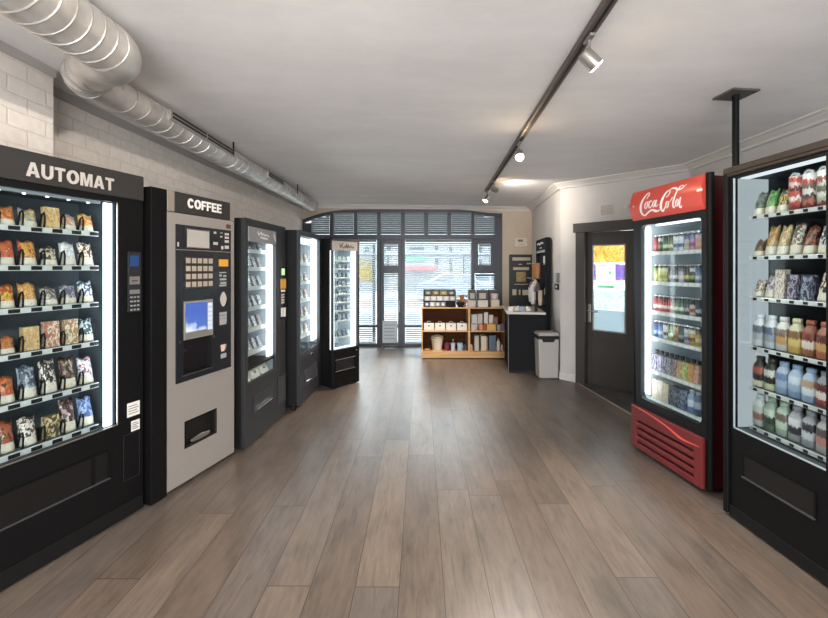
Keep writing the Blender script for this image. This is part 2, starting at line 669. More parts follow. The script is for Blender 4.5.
def plaster(name, c1, c2, scale=2.5, streak=1., bump=.08):
    m, nt, out = new_mat(name)
    L = nt.links.new
    b = N(nt, 'ShaderNodeBsdfPrincipled', Roughness=.9)
    tc = N(nt, 'ShaderNodeTexCoord')
    mp = N(nt, 'ShaderNodeMapping')
    mp.inputs['Scale'].default_value = (1, streak, 1)
    L(tc.outputs['Object'], mp.inputs[0])
    nz = N(nt, 'ShaderNodeTexNoise', Scale=scale, Detail=7., Roughness=.65)
    L(mp.outputs[0], nz.inputs['Vector'])
    r = ramp(nt, [(.32, C(c1)), (.68, C(c2))])
    L(nz.outputs['Fac'], r.inputs[0])
    L(r.outputs[0], b.inputs['Base Color'])
    bp = N(nt, 'ShaderNodeBump', Strength=bump, Distance=.01)
    n2 = N(nt, 'ShaderNodeTexNoise', Scale=40., Detail=3.)
    L(tc.outputs['Object'], n2.inputs['Vector'])
    L(n2.outputs['Fac'], bp.inputs['Height'])
    L(bp.outputs[0], b.inputs['Normal'])
    L(b.outputs[0], out.inputs[0])
    return m


FLOOR = floor_mat()
BRICK = brick_mat()
CEIL = plaster('ceiling_plaster', 'dad8d7', 'e6e4e3', 1.6, 2.2)
WALLR = plaster('pale_grey_plaster', 'c3bfbb', 'cbc7c3')
WALLB = plaster('beige_plaster', 'b9a996', 'c2b4a2')
BAND = plaster('grey_plaster_band', 'a7a19c', 'b3ada8')
TRIM = plain('white_trim_paint', 'cfcbc6', .55, 0, .03)
SLATE = plaster('slate_tile', '3d3c3b', '55524f', 4, 1.)


# ================================================================ the room
def ceil_z(x, y):
    return 2.48 - .014 * x + max(0., y - 5) * .015


YB = 7.15                                    # back wall
wl = lambda y: -2.333 + .03 * y              # left wall


struct(obj('floor', MB().slab([(-2.9, -2.7), (3.2, -2.7), (3.2, 7.3), (-2.9, 7.3)], -.1, 0), FLOOR))
cm = MB()
xs = [-2.9 + 6.1 * i / 6 for i in range(7)]
ys = [-2.7, 0, 2, 4, 5, 5.5, 6, 6.5, 7.0, 7.45]
nv = len(xs)
cm.add([(x, y, ceil_z(x, y)) for y in ys for x in xs] + [(x, y, 2.75) for y in ys for x in xs],
       [(j * nv + i, (j + 1) * nv + i, (j + 1) * nv + i + 1, j * nv + i + 1) for j in range(len(ys) - 1) for i in range(nv - 1)]
       + [((len(ys) + j) * nv + i, (len(ys) + j) * nv + i + 1, (len(ys) + j + 1) * nv + i + 1, (len(ys) + j + 1) * nv + i)
          for j in range(len(ys) - 1) for i in range(nv - 1)])
struct(obj('ceiling', cm, CEIL))

w = MB().slab([(wl(-2.7) - .2, -2.7), (wl(-2.7), -2.7), (wl(7.3), 7.3), (wl(7.3) - .2, 7.3)], -.05, 2.62)
struct(obj('wall_left', w, BRICK))
# overhanging brick beam above the first machine, its own grey band and the band on the long wall
bx = lambda y: -2.05 + .03 * (y - 2.23)
w = MB().slab([(wl(-2.7) - .05, -2.7), (bx(-2.7), -2.7), (bx(2.23), 2.23), (wl(2.23) - .05, 2.23)], 1.965, 2.62)
struct(obj('wall_left_beam', w, BRICK))
w = MB().slab([(bx(-2.7), -2.7), (bx(-2.7) + .012, -2.7), (bx(2.23) + .012, 2.235), (bx(2.23), 2.235)], 2.462, 2.6)
w.slab([(wl(2.23), 2.23), (wl(2.23) + .012, 2.23), (wl(7.14) + .012, 7.14), (wl(7.14), 7.14)], 2.455, 2.6)
struct(obj('trim_1', w, BAND))

# back wall around the arched shop window; K metres per photo pixel on it
K = YB / F
bxp = lambda p: (p - VX) * K
bzp = lambda p: CH - (p - VY) * K
ARCH = [(303, 219.5), (309, 217.5), (316, 215), (323, 213), (332, 211.4), (343, 210.2), (360, 209.6), (420, 209.5),
        (458, 209.6), (468, 210.4), (476, 211.6), (488, 213), (502, 213.6)]
w = MB()
for a, b in zip(ARCH, ARCH[1:]):
    w.prism([(bxp(a[0]), bzp(a[1])), (bxp(b[0]), bzp(b[1])), (bxp(b[0]), 2.6), (bxp(a[0]), 2.6)], YB, YB + .25)
w.box(bxp(502), bxp(545), YB, YB + .25, -.05, 2.6)
w.box(bxp(285), bxp(303), YB, YB + .25, -.05, 2.6)
struct(obj('wall_back', w, WALLB))

# right side: near wall, diagonal wall with the door, rear wall
P1, P2 = (1.759, 5.045), (2.72, 4.04)
PB = (1.985, 7.18)
w = MB().slab([(2.72, -2.7), (2.95, -2.7), (2.95, 4.14), (2.72, 4.04)], -.05, 2.62)
struct(obj('wall_right', w, WALLR))
w = MB().slab([P1, (1.9, 5.14), (2.13, 7.3), (PB[0] + .01, 7.3)], -.05, 2.62)
struct(obj('wall_right_rear', w, WALLR))
DW = math.atan2(P2[1] - P1[1], P2[0] - P1[0])
DL = math.hypot(P2[0] - P1[0], P2[1] - P1[1])
DP = Plane(P1, DW)                            # local x along the diagonal wall, local y behind it
DX0, DX1, DH = .248, 1.25, 1.905
w = MB()
w.box(0, DX0, 0, .14, -.05, 2.6)
w.box(DX1, DL, 0, .14, -.05, 2.6)
w.box(DX0, DX1, 0, .14, DH, 2.6)
o = struct(obj('wall_diagonal', w, WALLR, loc=(*P1, 0), rot=(0, 0, DW)))

# cornice along back and right walls
def run(pts, prof, name, mat, close=False):
    """sweep a profile of (offset into room, z below ceiling) along wall points; room on the left-hand side"""
    m = MB()
    n = len(pts)
    rows = []
    for i, p in enumerate(pts):
        p = Vector(p)
        d1 = (Vector(pts[i]) - Vector(pts[i - 1])).normalized() if i > 0 else None
        d2 = (Vector(pts[i + 1]) - Vector(pts[i])).normalized() if i < n - 1 else None
        n1 = Vector((-d1.y, d1.x)) if d1 else None
        n2 = Vector((-d2.y, d2.x)) if d2 else None
        if n1 is None:
            q = n2
        elif n2 is None:
            q = n1
        else:
            q = (n1 + n2).normalized()
            q = q / max(.3, q.dot(n1))
        rows.append([(p.x + q.x * a, p.y + q.y * a, b(p.x, p.y) if callable(b) else b) for a, b in prof])
    k = len(prof)
    vs = [v for r in rows for v in r]
    fs = [(i * k + j, i * k + (j + 1) % k, (i + 1) * k + (j + 1) % k, (i + 1) * k + j) for i in range(n - 1) for j in range(k)]
    fs += [tuple(range(k)), tuple(range((n - 1) * k + k - 1, (n - 1) * k - 1, -1))]
    m.add(vs, fs)
    return struct(obj(name, m, mat))


cz = lambda d: (lambda x, y: ceil_z(x, y) - d)
CPROF = [(0, cz(-.03)), (.10, cz(-.03)), (.10, cz(.012)), (.075, cz(.016)), (.06, cz(.03)), (.035, cz(.045)), (.03, cz(.062)), (0, cz(.066))]
run([(2.72, -2.7), P2, P1, PB, (wl(YB), YB)], CPROF, 'trim_2', TRIM)
BPROF = [(0, .001), (.016, .001), (.016, .075), (.010, .09), (0, .095)]
run([(P1[0] + .1386, P1[1] - .145), P1, (1.80, 5.44)], BPROF, 'baseboard_right', TRIM)

# entrance slate with a pale edge strip
EDGE = [(1.905, 4.885), (1.955, 4.3), (2.01, 3.81), (2.10, 2.7)]
struct(obj('floor_entrance', MB().slab(EDGE[::-1] + [DP_ for DP_ in [(1.93, 4.85), (2.71, 4.04), (2.71, 2.7)]][::1], .0005, .004)
           if False else MB().slab([(2.10, 2.7), (2.71, 2.7), (2.71, 4.04), (1.92, 4.868), (1.955, 4.3), (2.01, 3.81)], .0005, .004), SLATE))
run(EDGE, [(-.006, .0), (.012, .0), (.012, .006), (-.006, .006)], 'trim_3', plain('aluminium_strip', 'b9b2aa', .35, .7))

# unseen wall behind the camera, its open gap added and sized for the light
w = MB()
w.box(-2.9, -1.5, -2.9, -2.7, -.05, 2.6)
w.box(1.8, 3.2, -2.9, -2.7, -.05, 2.6)
w.box(-1.5, 1.8, -2.9, -2.7, 2.2, 2.6)
struct(obj('wall_front', w, WALLR))

# ================================================================ diagonal door
door = struct(thing('door_1', 'dark grey half-glazed door in the diagonal wall', 'door', (*P1, 0), DW))
m = MB()
m.box(DX0 - .04, DX0 + .07, -.03, .10, 0, DH)
m.box(DX1 - .07, DX1 + .04, -.03, .10, 0, DH)
m.box(DX0 - .065, DX1 + .065, -.045, .10, DH - .075, DH + .035)
m.box(DX0 + .07, DX0 + .085, .091, .12, 0, DH).box(DX1 - .085, DX1 - .07, .091, .12, 0, DH).box(DX0 + .07, DX1 - .07, .091, .12, DH - .095, DH - .0755)
obj('door_frame', m, DOORM, door, .004)
obj('threshold', MB().box(DX0 + .07, DX1 - .07, .0, .13, .0005, .012), plain('dark_threshold', '3a3836', .6), door)
gx0, gx1, gz0, gz1 = DP.rect(593.7, 245.9, 625.5, 333, .06)
lx0, lx1 = DX0 + .073, DX1 - .073
m = MB()
m.box(lx0, gx0, .05, .09, .012, DH - .078)
m.box(gx1, lx1, .05, .09, .012, DH - .08)
m.box(gx0, gx1, .05, .09, .012, gz0)
m.box(gx0, gx1, .05, .09, gz1, DH - .08)
m.box(lx0 + .1, lx1 - .1, .042, .05, .16, gz0 - .12)
obj('door_leaf', m, DOORM, door, .003)
m = MB()
for a in ((gx0 - .012, gx0 + .004, gz0 - .012, gz1 + .012), (gx1 - .004, gx1 + .012, gz0 - .012, gz1 + .012),
          (gx0, gx1, gz0 - .012, gz0 + .004), (gx0, gx1, gz1 - .004, gz1 + .012)):
    m.box(a[0], a[1], .043, .05, a[2], a[3])
obj('glazing_bead', m, plain('pale_bead', '8b8784', .4), door)


def see_through(nt, sh, out, k):
    """sheet on the glass lets a share of the light straight through"""
    if k <= 0:
        nt.links.new(sh.outputs[0], out.inputs[0])
        return
    t = N(nt, 'ShaderNodeBsdfTransparent')
    mx = N(nt, 'ShaderNodeMixShader')
    mx.inputs[0].default_value = k
    nt.links.new(sh.outputs[0], mx.inputs[1])
    nt.links.new(t.outputs[0], mx.inputs[2])
    nt.links.new(mx.outputs[0], out.inputs[0])


def paper_mat(name, col, trans=.6, clear=.16):
    m, nt, out = new_mat(name)
    t = N(nt, 'ShaderNodeBsdfTranslucent', Color=C(col))
    d = N(nt, 'ShaderNodeBsdfDiffuse', Color=C(col))
    mx = N(nt, 'ShaderNodeMixShader')
    mx.inputs[0].default_value = trans
    nt.links.new(d.outputs[0], mx.inputs[1])
    nt.links.new(t.outputs[0], mx.inputs[2])
    see_through(nt, mx, out, clear)
    return m


def art_mat(name, cols, scale, clear=.10):
    m, nt, out = new_mat(name)
    tc = N(nt, 'ShaderNodeTexCoord')
    nz = N(nt, 'ShaderNodeTexNoise', Scale=scale, Detail=3., Distortion=1.5)
    nt.links.new(tc.outputs['Object'], nz.inputs['Vector'])
    r = ramp(nt, [(.3 + .4 * i / (len(cols) - 1), C(c)) for i, c in enumerate(cols)])
    nt.links.new(nz.outputs['Fac'], r.inputs[0])
    t = N(nt, 'ShaderNodeBsdfTranslucent')
    d = N(nt, 'ShaderNodeBsdfDiffuse')
    mx = N(nt, 'ShaderNodeMixShader')
    mx.inputs[0].default_value = .6
    nt.links.new(r.outputs[0], t.inputs[0])
    nt.links.new(r.outputs[0], d.inputs[0])
    nt.links.new(d.outputs[0], mx.inputs[1])
    nt.links.new(t.outputs[0], mx.inputs[2])
    see_through(nt, mx, out, clear)
    return m


obj('pane', MB().box(gx0, gx1, .066, .072, gz0, gz1), WGLASS, door)


def on_door(px0, py0, px1, py1):
    return DP.rect(px0, py0, px1, py1, .06)


def sheet(name, r, y, mat, lab, parent=door):
    return obj(name, MB().box(r[0], r[1], y, y + .001, r[2], r[3]), mat, parent, label=lab)


sheet('window_film', (gx0 + .002, gx1 - .002, on_door(594, 290, 625, 311)[2], on_door(596, 264, 615, 290.5)[2]), .0640,
      art_mat('pale_green_film', ['c4d6c6', 'dfe6e0', 'b7cfc4', 'e6e8e4'], 14), 'pale green printed film')
sheet('frosted_film', (gx0 + .002, gx1 - .002, gz0 + .002, on_door(594, 290, 625, 311.5)[2]), .0640,
      paper_mat('frosted_grey', 'b0bbbe', .6, .06), 'grey frosted film at the foot of the glass')
sheet('window_film', (gx0 + .002, gx1 - .002, on_door(596, 250, 615, 263)[2] + .004, gz1 - .002), .0640,
      art_mat('orange_film', ['e8862a', 'f0a63a', 'f3dc9c', 'e2a63c', 'c9d98c'], 22), 'orange and yellow printed film')
BLUEF = (on_door(596, 263, 615, 290), on_door(594, 264.5, 625, 280.5))
for a_, b_ in ((gx0 + .002, BLUEF[0][0] - .001), (BLUEF[0][1] + .001, gx1 - .002)):
    sheet('window_film', (a_, b_, BLUEF[1][2], BLUEF[1][3]), .0634, MATS.get('blue_film') or art_mat('blue_film', ['7484c4', '8c88c8', 'b47cb4', '9cacda'], 12), 'blue and violet printed film')
r = on_door(596, 263, 615, 290)
obj('poster', MB().box(r[0], r[1], .0615, .0625, r[2], r[3]), paper_mat('poster_paper', 'eef4f4', .9, .12), door, label='white poster with green lettering')
GREEN = paper_mat('green_ink', '7cc292', .6)
text_mesh('poster_lettering', 'vape', *on_door(599, 275.5, 611.5, 280), .0612, paper_mat('grey_green_ink', '6e8d84', .4), door, .0003, 0, True)
r = on_door(597.5, 285, 614.5, 288.5)
obj('poster_band', MB().box(r[0], r[1], .061, .0614, r[2], r[3]), GREEN, door)
r = on_door(608.5, 271, 611.5, 274.5)
r2 = on_door(598.5, 264.8, 606, 266)
pieces('poster_mark', [(r[0], r[1], .061, .0614, r[2], r[3]), (r2[0], r2[1], .061, .0614, r2[2], r2[3])], GREEN, door)
hx, hz = DP.loc(589.5, 313, .05)
m = MB().box(hx - .018, hx + .018, .042, .05, hz - .11, hz + .11)
hp = obj('handle_plate', m, STEEL, door, .003)
obj('door_handle', MB().tube([(hx, .042, hz + .03), (hx, -.005, hz + .03), (hx + .02, -.012, hz + .03), (hx + .13, -.012, hz + .027)], .009, 10), STEEL, hp, smooth=True)

# ================================================================ shop window
win = struct(thing('window_1', 'arched anthracite shop window with a glazed street door', 'window', (0, YB, 0)))
FY0, FY1 = -.03, .06


def bw(x0, y0, x1, y1):
    return bxp(x0), bxp(x1), bzp(y1), bzp(y0)


def bwbox(m, x0, y0, x1, y1, ya=FY0, yb=FY1):
    a = bw(x0, y0, x1, y1)
    return m.box(a[0], a[1], ya, yb, a[2], a[3])


fr = MB()
for a, b in zip(ARCH, ARCH[1:]):
    t = 3.6
    fr.prism([(bxp(a[0]), bzp(a[1] + t)), (bxp(b[0]), bzp(b[1] + t)), (bxp(b[0]), bzp(b[1])), (bxp(a[0]), bzp(a[1]))], FY0, FY1)
PANES_UP = [(312, 330), (334, 354), (357.5, 377), (381, 401), (405, 424), (428, 447), (451, 471), (474.5, 494)]
bwbox(fr, 303, 223.2, 312, 347)
bwbox(fr, 494, 217.3, 502, 347)
# corner fillets of the end transom panes
for xs_ in ((312, 320, 330), (475, 485, 494)):
    pass
for (a, b), (c, d) in zip(PANES_UP, PANES_UP[1:]):
    bwbox(fr, b, {330: 215.0, 471: 214.2}.get(b, 213.4), c, 234.8)
bwbox(fr, 312, 234.8, 494, 239.6)
obj('frame', fr, DFRAME, win, .003)
fr = MB()
bwbox(fr, 377, 239.6, 380.5, 347)
bwbox(fr, 401.5, 239.6, 405, 347)
bwbox(fr, 471, 239.6, 474.5, 347)
bwbox(fr, 312, 343.5, 377, 347)
bwbox(fr, 405, 343.5, 471, 347)
bwbox(fr, 474.5, 343.5, 494, 347)
bwbox(fr, 312, 324.5, 377, 327.3)
bwbox(fr, 405, 324.5, 471, 327.3)
bwbox(fr, 474.5, 324.5, 494, 327.3)
bwbox(fr, 474.5, 239.6, 478, 273.4)
bwbox(fr, 490.5, 239.6, 494, 273.4)
bwbox(fr, 478, 239.6, 490.5, 244)
bwbox(fr, 478, 265, 490.5, 273.4)
obj('mullion_frame', fr, DFRAME, win, .003)
sill = MB()
sill.box(bxp(303), bxp(502), FY1, FY1 + .2, 0.0, .03)
obj('sill', sill, plain('pale_stone_sill', 'c6c6c4', .7), win)
for x0, x1 in PANES_UP:
    a = bw(x0, 209.5 + (6 if x0 < 320 else 2 if x0 > 470 else 1.5), x1, 235)
    obj('pane', MB().box(a[0], a[1], .03, .036, a[2], a[3]), WGLASS, win)
for r in ((312, 239.5, 377, 324.5), (312, 327.3, 377, 343.5), (405, 239.5, 471, 324.5), (405, 327.3, 471, 343.5),
          (478, 244, 490.5, 265), (474.5, 273.4, 495, 324.5), (474.5, 327.3, 495, 343.5)):
    a = bw(*r)
    obj('pane', MB().box(a[0], a[1], .03, .036, a[2], a[3]), WGLASS, win)
sd = struct(thing('door_2', 'anthracite glazed street door in the shop window', 'door', (0, YB, 0)))
m = MB()
bwbox(m, 380.6, 239.8, 384, 345.5, -.02, .045)
bwbox(m, 398, 239.8, 401.4, 345.5, -.02, .045)
bwbox(m, 384, 239.8, 398, 244, -.02, .045)
bwbox(m, 384, 265.4, 398, 273.4, -.02, .045)
bwbox(m, 384, 342.5, 398, 345.5, -.02, .045)
bwbox(m, 384, 324.5, 398, 327.3, -.02, .045)
obj('door_leaf', m, DFRAME, sd, .003)
for r in ((384, 244, 398, 265.4), (384, 273.4, 398, 324.5), (384, 327.3, 398, 342.5)):
    a = bw(*r)
    obj('pane', MB().box(a[0], a[1], .02, .026, a[2], a[3]), WGLASS, sd)
a = bw(380.6, 292, 381.6, 302)
obj('door_handle', MB().tube([(bxp(399.7), -.02, bzp(300)), (bxp(399.7), -.06, bzp(300)), (bxp(399.7), -.06, bzp(312))], .009, 8), STEEL, sd, smooth=True)

# blinds: slats in front of each pane
SLAT = plain('grey_blind_slat', '6c7278', .45, .1, .03)
SLATW = plain('pale_blind_slat', '6a7078', .45, .1, .03)
POS = {0: 'leftmost', 1: 'second from left', 2: 'third from left', 3: 'fourth from left', 4: 'fourth from right', 5: 'third from right', 6: 'second from right', 7: 'rightmost'}


def blind(px0, py0, px1, py1, tilt, pitch, wid, label, group, mat, slope=None, y=YB - .045):
    x0, x1, z0, z1 = bw(px0, py0, px1, py1)
    t = thing('venetian_blind', label, 'blind', (0, y, z0), 0, group)
    m = MB()
    zz = pitch * .7
    while zz < z1 - z0 - .022:
        a, b = x0 + .004, x1 - .004
        if slope:
            while a < x1 and slope(a) < z0 + zz:
                a += .01
            while b > x0 and slope(b) < z0 + zz:
                b -= .01
        if b - a > .04:
            c, s = math.cos(tilt) * wid / 2, math.sin(tilt) * wid / 2
            h = .0009
            m.add([(a, -c, zz - s - h), (b, -c, zz - s - h), (b, c, zz + s - h), (a, c, zz + s - h),
                   (a, -c, zz - s + h), (b, -c, zz - s + h), (b, c, zz + s + h), (a, c, zz + s + h)],
                  [(0, 3, 2, 1), (4, 5, 6, 7), (0, 1, 5, 4), (1, 2, 6, 5), (2, 3, 7, 6), (3, 0, 4, 7)])
        zz += pitch
    obj('slats', m, mat, t)
    obj('bottom_rail', MB().box(x0 + .003, x1 - .003, -.012, .012, 0, .012), mat, t)
    if not slope:
        obj('head_rail', MB().box(x0 + .003, x1 - .003, -.014, .014, z1 - z0 - .02, z1 - z0), mat, t)
    for q in (.15, .85):
        xx = x0 + q * (x1 - x0)
        top = (slope(xx) - z0 - .01) if slope else z1 - z0 - .02
        obj('ladder_cord', MB().box(xx - .0015, xx + .0015, -.003, .0, .01, top), mat, t)


def arch_z(x):
    for a, b in zip(ARCH, ARCH[1:]):
        if bxp(a[0]) <= x <= bxp(b[0]):
            q = (x - bxp(a[0])) / (bxp(b[0]) - bxp(a[0]))
            return bzp(a[1] + (b[1] - a[1]) * q + 4)
    return bzp(213)


for i, (x0, x1) in enumerate(PANES_UP):
    blind(x0 - .3, 213, x1 + .3, 234.3, -1.12, .0365, .0335, 'closed grey slatted blind, %s of eight in the arched top panes' % POS[i], 'blinds in the arched top panes', SLAT,
          slope=arch_z if i in (0, 7) else None)
LOWT, LP = .44, .038
for r, lab in (((333, 240, 376.7, 343), 'half-open slatted blind in the tall pane left of the street door'),
               ((384, 244.5, 398, 265), 'small slatted blind in the upper light of the street door'),
               ((384, 274, 398, 342), 'narrow slatted blind in the long lower pane of the street door'),
               ((405.3, 240, 470.8, 343), 'wide slatted blind in the big pane right of the street door'),
               ((478.3, 244.5, 490.3, 264.7), 'small slatted blind in the little upper pane at far right of window'),
               ((474.8, 274, 495, 343), 'slatted blind in the lower right pane behind the tins and boxes')):
    blind(*r, LOWT, LP, .038, lab, 'half-open blinds in the shop window', SLATW)

a = bw(383, 320, 397.5, 342)
nt_ = thing('notice_board', 'white notice panel propped at the foot of the street door', 'notice', (0, YB - .085, 0))
obj('board', MB().box(a[0], a[1], -.004, .004, a[2], a[3]), plain('notice_white', 'b9c3ca', .6), nt_)
m = MB()
for k in range(5):
    m.box(a[0] + .03, a[1] - .03 - .02 * (k % 2), -.0055, -.004, a[2] + .07 + .06 * k, a[2] + .082 + .06 * k)
obj('printed_lines', m, plain('notice_ink', '7d8992', .6), nt_)
pieces('stand_leg', [(a[0] + .02, a[0] + .035, .005, .02, 0, a[2] + .02), (a[1] - .035, a[1] - .02, .005, .02, 0, a[2] + .02)], DFRAME, nt_)


# ================================================================ generic cabinets
def frame_plate(m, w, z0, h, r, y0, y1):
    """front plate w x h with a rectangular hole r = x0,x1,z0,z1"""
    m.box(0, r[0], y0, y1, z0, h)
    m.box(r[1], w, y0, y1, z0, h)
    m.box(r[0], r[1], y0, y1, z0, r[2])
    m.box(r[0], r[1], y0, y1, r[3], h)


def cabinet(t, w, h, d, r, body, front, liner, foot=.03, iw=None):
    """hollow machine body with a front door plate, liner, glass and feet; iw widens the inside"""
    ix0, ix1, iz0, iz1 = iw or (max(.03, r[0] - .01), min(w - .03, r[1] + .01), r[2] - .01, r[3] + .01)
    m = MB()
    y0 = .032
    m.box(0, ix0, y0, d, foot, h)
    m.box(ix1, w, y0, d, foot, h)
    m.box(ix0, ix1, y0, d, foot, iz0)
    m.box(ix0, ix1, y0, d, iz1, h)
    m.box(ix0, ix1, d - .03, d, iz0, iz1)
    obj('body', m, body, t, .004)
    m = MB()
    frame_plate(m, w, foot, h, r, 0, .03)
    obj('door_frame', m, front, t)
    e = .003
    m = MB()
    m.box(ix0, ix0 + e, y0, d - .03, iz0, iz1)
    m.box(ix1 - e, ix1, y0, d - .03, iz0, iz1)
    m.box(ix0, ix1, y0, d - .03, iz0, iz0 + e)
    m.box(ix0, ix1, y0, d - .03, iz1 - e, iz1)
    m.box(ix0, ix1, d - .03 - e, d - .03, iz0, iz1)
    obj('inner_liner', m, liner, t)
    obj('glass_pane', MB().box(r[0], r[1], .012, .017, r[2], r[3]), GLASS, t)
    for sx in (.05, w - .05):
        for sy in (.08, d - .06):
            obj('foot', MB().lathe([(.022, 0), (.022, .012), (.014, .014), (.014, foot)], (sx, sy, 0), 12), RUBBER, t, smooth=True)
    return ix0, ix1, iz0, iz1


def strip(t, x0, x1, z0, z1, y0, y1, mat, name='light_strip'):
    return obj(name, MB().box(x0, x1, y0, y1, z0, z1), mat, t, label='glowing white light strip')


def shelf(t, x0, x1, y0, y1, z, rail_h=.022, tags=(), div=(), shelf_mat=None, div_h=.07, rail=RAIL, tagm=TAGM):
    """shelf plate with its price rail, tags and product dividers; z is the top of the plate"""
    s = obj('shelf', MB().box(x0, x1, y0, y1, z - .008, z), shelf_mat or DARKIN, t)
    obj('price_rail', MB().box(x0, x1, y0 - .008, y0, z - rail_h, z + .002), rail, s, .002)
    for a, b in tags:
        obj('price_tag', MB().box(a, b, y0 - .011, y0 - .008, z - rail_h + .004, z - .002), tagm, s)
    for xx in div:
        p = [(xx, y0 + .012, z + .001), (xx, y0 + .006, z + div_h * .7), (xx, y0 + .014, z + div_h), (xx, y0 + .03, z + div_h * .9), (xx, y0 + .05, z + .001)]
        obj('divider', MB().tube(p, .004, 6), BLACK, s, smooth=True)
    return s


# ---- goods
def bag_mesh(w, h, d, seed, lean=.16):
    m = MB()
    nx, nz = 8, 10
    rnd = random.Random(seed)
    off = Vector((rnd.random() * 50, rnd.random() * 50, 0))
    idx = {}
    V = []
    for side in (0, 1):
        for j in range(nz + 1):
            for i in range(nx + 1):
                u, v = i / nx, j / nz
                edge = i in (0, nx) or j == nz
                if edge and side == 1:
                    idx[(1, i, j)] = idx[(0, i, j)]
                    continue
                pu = max(0, 1 - abs(2 * u - 1) ** 3) ** .6
                pv = max(0., 1 - max(0., (v - .25) / .75) ** 2.2) ** .8
                y = (d / 2) * pu * pv + (.004 * noise.noise(Vector((u * 5, v * 6, side * 3)) + off) if not edge else 0)
                y = max(y, .0005) if not edge else 0
                wx = (u - .5) * w * (1 - .07 * math.sin(PI * v) + .03 * noise.noise(Vector((v * 4, side, 0)) + off))
                z = v * h + (.006 * math.sin(u * 9 + seed) * (v ** 3))
                yy = d / 2 + (-y if side == 0 else y)
                yy += lean * z
                idx[(side, i, j)] = len(V)
                V.append((wx, yy, z))
    Fs = []
    for side in (0, 1):
        for j in range(nz):
            for i in range(nx):
                q = [idx[(side, i, j)], idx[(side, i + 1, j)], idx[(side, i + 1, j + 1)], idx[(side, i, j + 1)]]
                Fs.append(q if side == 0 else q[::-1])
    for i in range(nx):
        q = [idx[(0, i, 0)], idx[(1, i, 0)], idx[(1, i + 1, 0)], idx[(0, i + 1, 0)]]
        q2 = []
        for k in q:
            if k not in q2:
                q2.append(k)
        Fs.append(q2)
    m.add(V, Fs)
    return m


def carton_mesh(w, h, d, lean=0.):
    m = MB()
    b = .06 * min(w, d)
    m.box(-w / 2, w / 2, 0, d, 0, h)
    m.v = [(x, y + lean * z, z) for x, y, z in m.v]
    return m


def can_mesh(r, h):
    return MB().lathe([(r * .80, 0, 1), (r, h * .045, 0), (r, h * .90, 0), (r * .80, h * .965, 1), (r * .84, h, 1), (r * .78, h * .985, 1)], (0, r, 0), 16)


def bottle_mesh(r, h, sq=.35, neck=.52):
    return MB().lathe([(r * .86, 0), (r, h * .03), (r, h * .56), (r * .96, h * .64), (r * .80, h * .74), (r * neck, h * .83), (r * neck, h * .87)], (0, r, 0), 20, sq=sq)


def cap_mesh(r, h, neck=.52):
    q = r * neck * 1.12
    return MB().lathe([(q, h * .87), (q, h * .97), (q * .9, h)], (0, r, 0), 16)


CACHE = {}


def good(kind, name, cols, dims, P, s, z, y, label, cat, group, rz=0., seed=0, capcol=None):
    """place one product in a machine's local frame (P = Plane)"""
    key = (kind, name, tuple(cols), dims, seed, capcol)
    if key not in CACHE:
        if kind == 'bag':
            me = bag_mesh(*dims, seed).mesh(name, packet(cols), True)
        elif kind == 'carton':
            me = carton_mesh(*dims, .05).mesh(name, packet(cols, False))
        elif kind == 'tilted':
            me = carton_mesh(*dims, .35).mesh(name, packet(cols, False))
        elif kind == 'can':
            me = can_mesh(*dims).mesh(name, [banded(cols), CHROME], True)
        elif kind == 'bottle':
            me = bottle_mesh(*dims).mesh(name, banded(cols, 8., .3, .26), True)
        cap = None
        if kind == 'bottle':
            cap = cap_mesh(*dims[:2]).mesh('cap', plain('cap_' + (capcol or 'c9d3da'), capcol or 'c9d3da', .4), True)
        CACHE[key] = (me, cap)
    me, cap = CACHE[key]
    wx = P.O[0] + P.u[0] * s + P.n[0] * y
    wy = P.O[1] + P.u[1] * s + P.n[1] * y
    o = obj(name, me, None, loc=(wx, wy, z), rot=(0, 0, P.a + rz))
    if kind in ('can', 'bottle', 'bag'):
        pass
    tag(o, label, cat, group)
    if cap:
        obj('cap', cap, None, o)
    return o


ORD = ['first', 'second', 'third', 'fourth', 'fifth', 'sixth', 'seventh', 'eighth', 'ninth', 'tenth']
ROWS6 = ['top shelf', 'second shelf', 'third shelf', 'fourth shelf', 'fifth shelf', 'bottom shelf']
LED = emit('white_led', 'f4f8ff', 3.2)
LEDSOFT = emit('soft_white_led', 'e8f1f6', 2.2)
SCREENBLUE = None

# ================================================================ AUTOMAT machine
UA = math.atan2(.606, .193)
WA, HA, DA = .80, 1.93, .36
OA = (-1.615 - math.cos(UA) * WA, 2.324 - math.sin(UA) * WA)
PA = Plane(OA, UA)
am = thing('vending_machine', 'large black snack vending machine lettered AUTOMAT', 'vending machine', (*OA, 0), UA)
gx1, gz1 = PA.loc(118.6, 202.7)
gz0 = PA.loc(118, 425.5)[1]
ra = (.035, gx1, gz0, gz1)
ix = cabinet(am, WA, HA, DA, ra, BLACKSIDE, BLACK, DARKIN, .012)
hz = PA.loc(131, 201.5)[1]
obj('header_panel', MB().box(.004, WA - .004, -.012, -.0005, hz + .012, HA - .004), HEADER, am, .003)
x0, z1 = PA.loc(24, 163.5)
x1, z0 = PA.loc(112, 194)
block_text('letter', 'AUTOMAT', x0, x1, PA.loc(24, 175.8)[1], PA.loc(29, 162.3)[1], -.012, LETTER, am)
a = PA.loc(104, 300, .04)[0]
strip(am, a, gx1 - .012, ra[2] + .004, ra[3] - .006, .036, .048, LED)
obj('inner_post', MB().box(gx1 - .010, gx1 + .004, .030, .060, ra[2], ra[3]), DARKIN, am)
m = MB()
m.box(gx1 - .004, gx1, .004, .0105, ra[2], ra[3])
m.box(ra[0], gx1, .004, .0105, ra[2], ra[2] + .005)
obj('glass_trim', m, STEEL, am)
